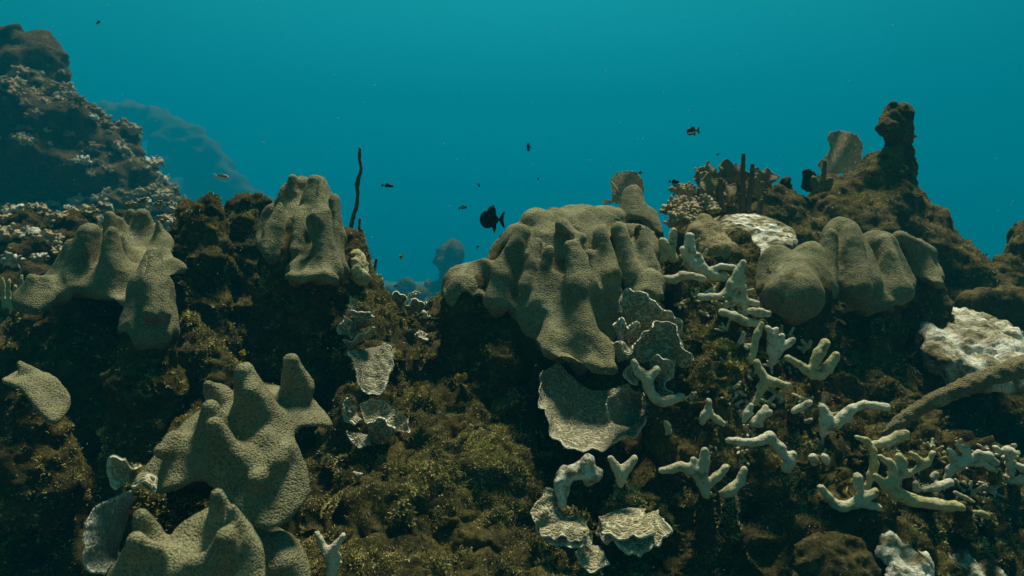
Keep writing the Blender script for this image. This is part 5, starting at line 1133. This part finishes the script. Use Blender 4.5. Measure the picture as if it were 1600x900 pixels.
# ================================================================== algae turf over all dead rock, one mass
def turf(n_target=190000, NB=6):
    r_ = np.random.default_rng(77); PO, NO = [], []; tot = 0; parts = []
    for V, Q, wgt in TURF_ON:
        a, b, c, e = V[Q[:, 0]], V[Q[:, 1]], V[Q[:, 2]], V[Q[:, -1]]
        n = np.cross(c - a, e - b); ar = np.linalg.norm(n, axis=1) / 2; nn = n / (2 * ar[:, None] + 1e-12); cen = (a + b + c + e) / 4
        px, py, z = project(cen); vc = CAM - cen; dist = np.linalg.norm(vc, axis=1); fac = (nn * vc).sum(1) / dist
        vis = (z > 0.3) & (px > -120) & (px < 1720) & (py > 200) & (py < 1010) & (fac > -0.25) & (z < 4.2)
        wt = ar * vis * wgt / np.maximum(dist, 1.2) ** 2 * (0.4 + np.clip(nn[:, 2] + 0.5, 0, 1)) * np.clip(0.7 + 1.5 * fbm(cen * 9, 2), 0.05, 3)
        parts.append((V, Q, wt, nn)); tot += wt.sum()
    for V, Q, wt, nn in parts:
        n = int(n_target * wt.sum() / tot)
        if n < 1: continue
        f = r_.choice(len(Q), n, p=wt / wt.sum()); u, v = r_.random(n), r_.random(n)
        PO.append(V[Q[f, 0]] * ((1 - u) * (1 - v))[:, None] + V[Q[f, 1]] * (u * (1 - v))[:, None] + V[Q[f, 2]] * (u * v)[:, None] + V[Q[f, -1]] * ((1 - u) * v)[:, None])
        NO.append(nn[f])
    p, n = np.concatenate(PO), np.concatenate(NO); m = len(p); dist = np.linalg.norm(p - CAM, axis=1)
    clump = np.clip(0.85 + 1.2 * fbm(p * 15, 2), 0.25, 2.4)
    ax = n + r_.normal(0, 0.25, (m, 3)); ax[:, 2] += 0.35; ax /= np.linalg.norm(ax, axis=1, keepdims=True)
    L = r_.uniform(0.004, 0.012, m) * clump * (0.55 + 0.25 * dist); wd = r_.uniform(0.0006, 0.0012, m) * (0.5 + 0.35 * dist)
    g = np.clip(0.5 + 0.9 * fbm(p * 7 + 3, 3), 0, 1)[:, None]; r1 = r_.random(m)[:, None]
    pal = np.array([0.13, 0.118, 0.042]) * (1 - g) + np.array([0.48, 0.43, 0.15]) * g
    pal = np.where((fbm(p * 4.5 + 50, 2)[:, None] > 0.48) & (p[:, :1] > 0.3), np.array([0.22, 0.085, 0.025]) * (0.6 + .8 * r1), pal)
    pal = np.where(r1 > 0.95, np.array([0.42, 0.40, 0.27]), pal * (0.5 + r1))
    VV, FF, CC = [], [], []
    for q in range(NB):
        d = ax + r_.normal(0, 0.75, (m, 3)); d /= np.linalg.norm(d, axis=1, keepdims=True); Lq = L * r_.uniform(.6, 1.2, m)
        s = np.cross(d, r_.normal(size=(m, 3))); s /= np.linalg.norm(s, axis=1, keepdims=True) + 1e-9
        p0 = p - n * 0.002 + r_.normal(0, 0.0012, (m, 3)); p1 = p0 + d * (Lq * .55)[:, None]
        d2 = d + r_.normal(0, 0.5, (m, 3)); d2 /= np.linalg.norm(d2, axis=1, keepdims=True); p2 = p1 + d2 * (Lq * .5)[:, None]; W_ = wd[:, None] * s
        b = np.arange(m)[:, None] * 5 + q * m * 5
        VV.append(np.stack([p0 - W_, p0 + W_, p1 + W_ * .8, p1 - W_ * .8, p2], 1).reshape(-1, 3)); FF += [b + [0, 1, 2], b + [0, 2, 3], b + [3, 2, 4]]
        CC.append(np.repeat(pal * r_.uniform(.8, 1.2, (m, 1)), 5, 0))
    me = quads_to_mesh('turf_algae', np.concatenate(VV), np.concatenate(FF)); col = np.concatenate(CC); col = np.c_[col, np.ones(len(col))]
    at = me.color_attributes.new('tone', 'FLOAT_COLOR', 'POINT'); at.data.foreach_set('color', col.astype(np.float32).ravel())
    me.materials.append(M['turf']); o = bpy.data.objects.new('turf_algae', me); COL.objects.link(o)
    tag(o, 'shaggy olive and rust turf algae over the dead rock', None, None, 'stuff')
turf()

# ================================================================== specks drifting in the water
def specks(n=330):
    r_ = np.random.default_rng(5); V, F = [], []
    octa = np.array([[1, 0, 0], [-1, 0, 0], [0, 1, 0], [0, -1, 0], [0, 0, 1], [0, 0, -1]], float)
    of = [(0, 2, 4), (2, 1, 4), (1, 3, 4), (3, 0, 4), (2, 0, 5), (1, 2, 5), (3, 1, 5), (0, 3, 5)]
    for k in range(n):
        d = r_.uniform(0.7, 1.75); c = P(r_.uniform(0, 1600), r_.uniform(0, 900), d); s = R(r_.uniform(0.3, 0.8), d); i = len(V) * 1
        V += [c + s * q for q in octa * r_.uniform(.7, 1.3, (6, 1))]; F += [tuple(i + a for a in f) for f in of]
    o = put('floating_specks', np.array(V), np.array(F), M['speck']); tag(o, 'fine pale specks drifting in the open water', None, None, 'stuff')
specks()

# ================================================================== the water itself
def haze():
    x0, x1, y0, y1, z0, z1 = -75.6, 75.6, -8.6, 80.6, -12.5, 12.6
    V = [(x, y, z) for z in (z0, z1) for y in (y0, y1) for x in (x0, x1)]
    F = [(0, 2, 3, 1), (4, 5, 7, 6), (0, 1, 5, 4), (2, 6, 7, 3), (0, 4, 6, 2), (1, 3, 7, 5)]
    me = bpy.data.meshes.new('haze'); me.from_pydata(V, [], F)
    m = bpy.data.materials.new('water_haze'); m.use_nodes = True; nt = m.node_tree; nt.nodes.clear()
    o_ = nt.nodes.new('ShaderNodeOutputMaterial'); v = nt.nodes.new('ShaderNodeVolumePrincipled')
    v.inputs['Color'].default_value = (*HAZE_COLOR, 1); v.inputs['Density'].default_value = HAZE_DENSITY; v.inputs['Anisotropy'].default_value = 0.0
    nt.links.new(v.outputs[0], o_.inputs['Volume']); me.materials.append(m)
    o = bpy.data.objects.new('haze', me); COL.objects.link(o); tag(o, 'blue green sea water thickening with distance', None, None, 'stuff')
haze()
for o in bpy.data.objects:
    if '_base' in o: del o['_base']
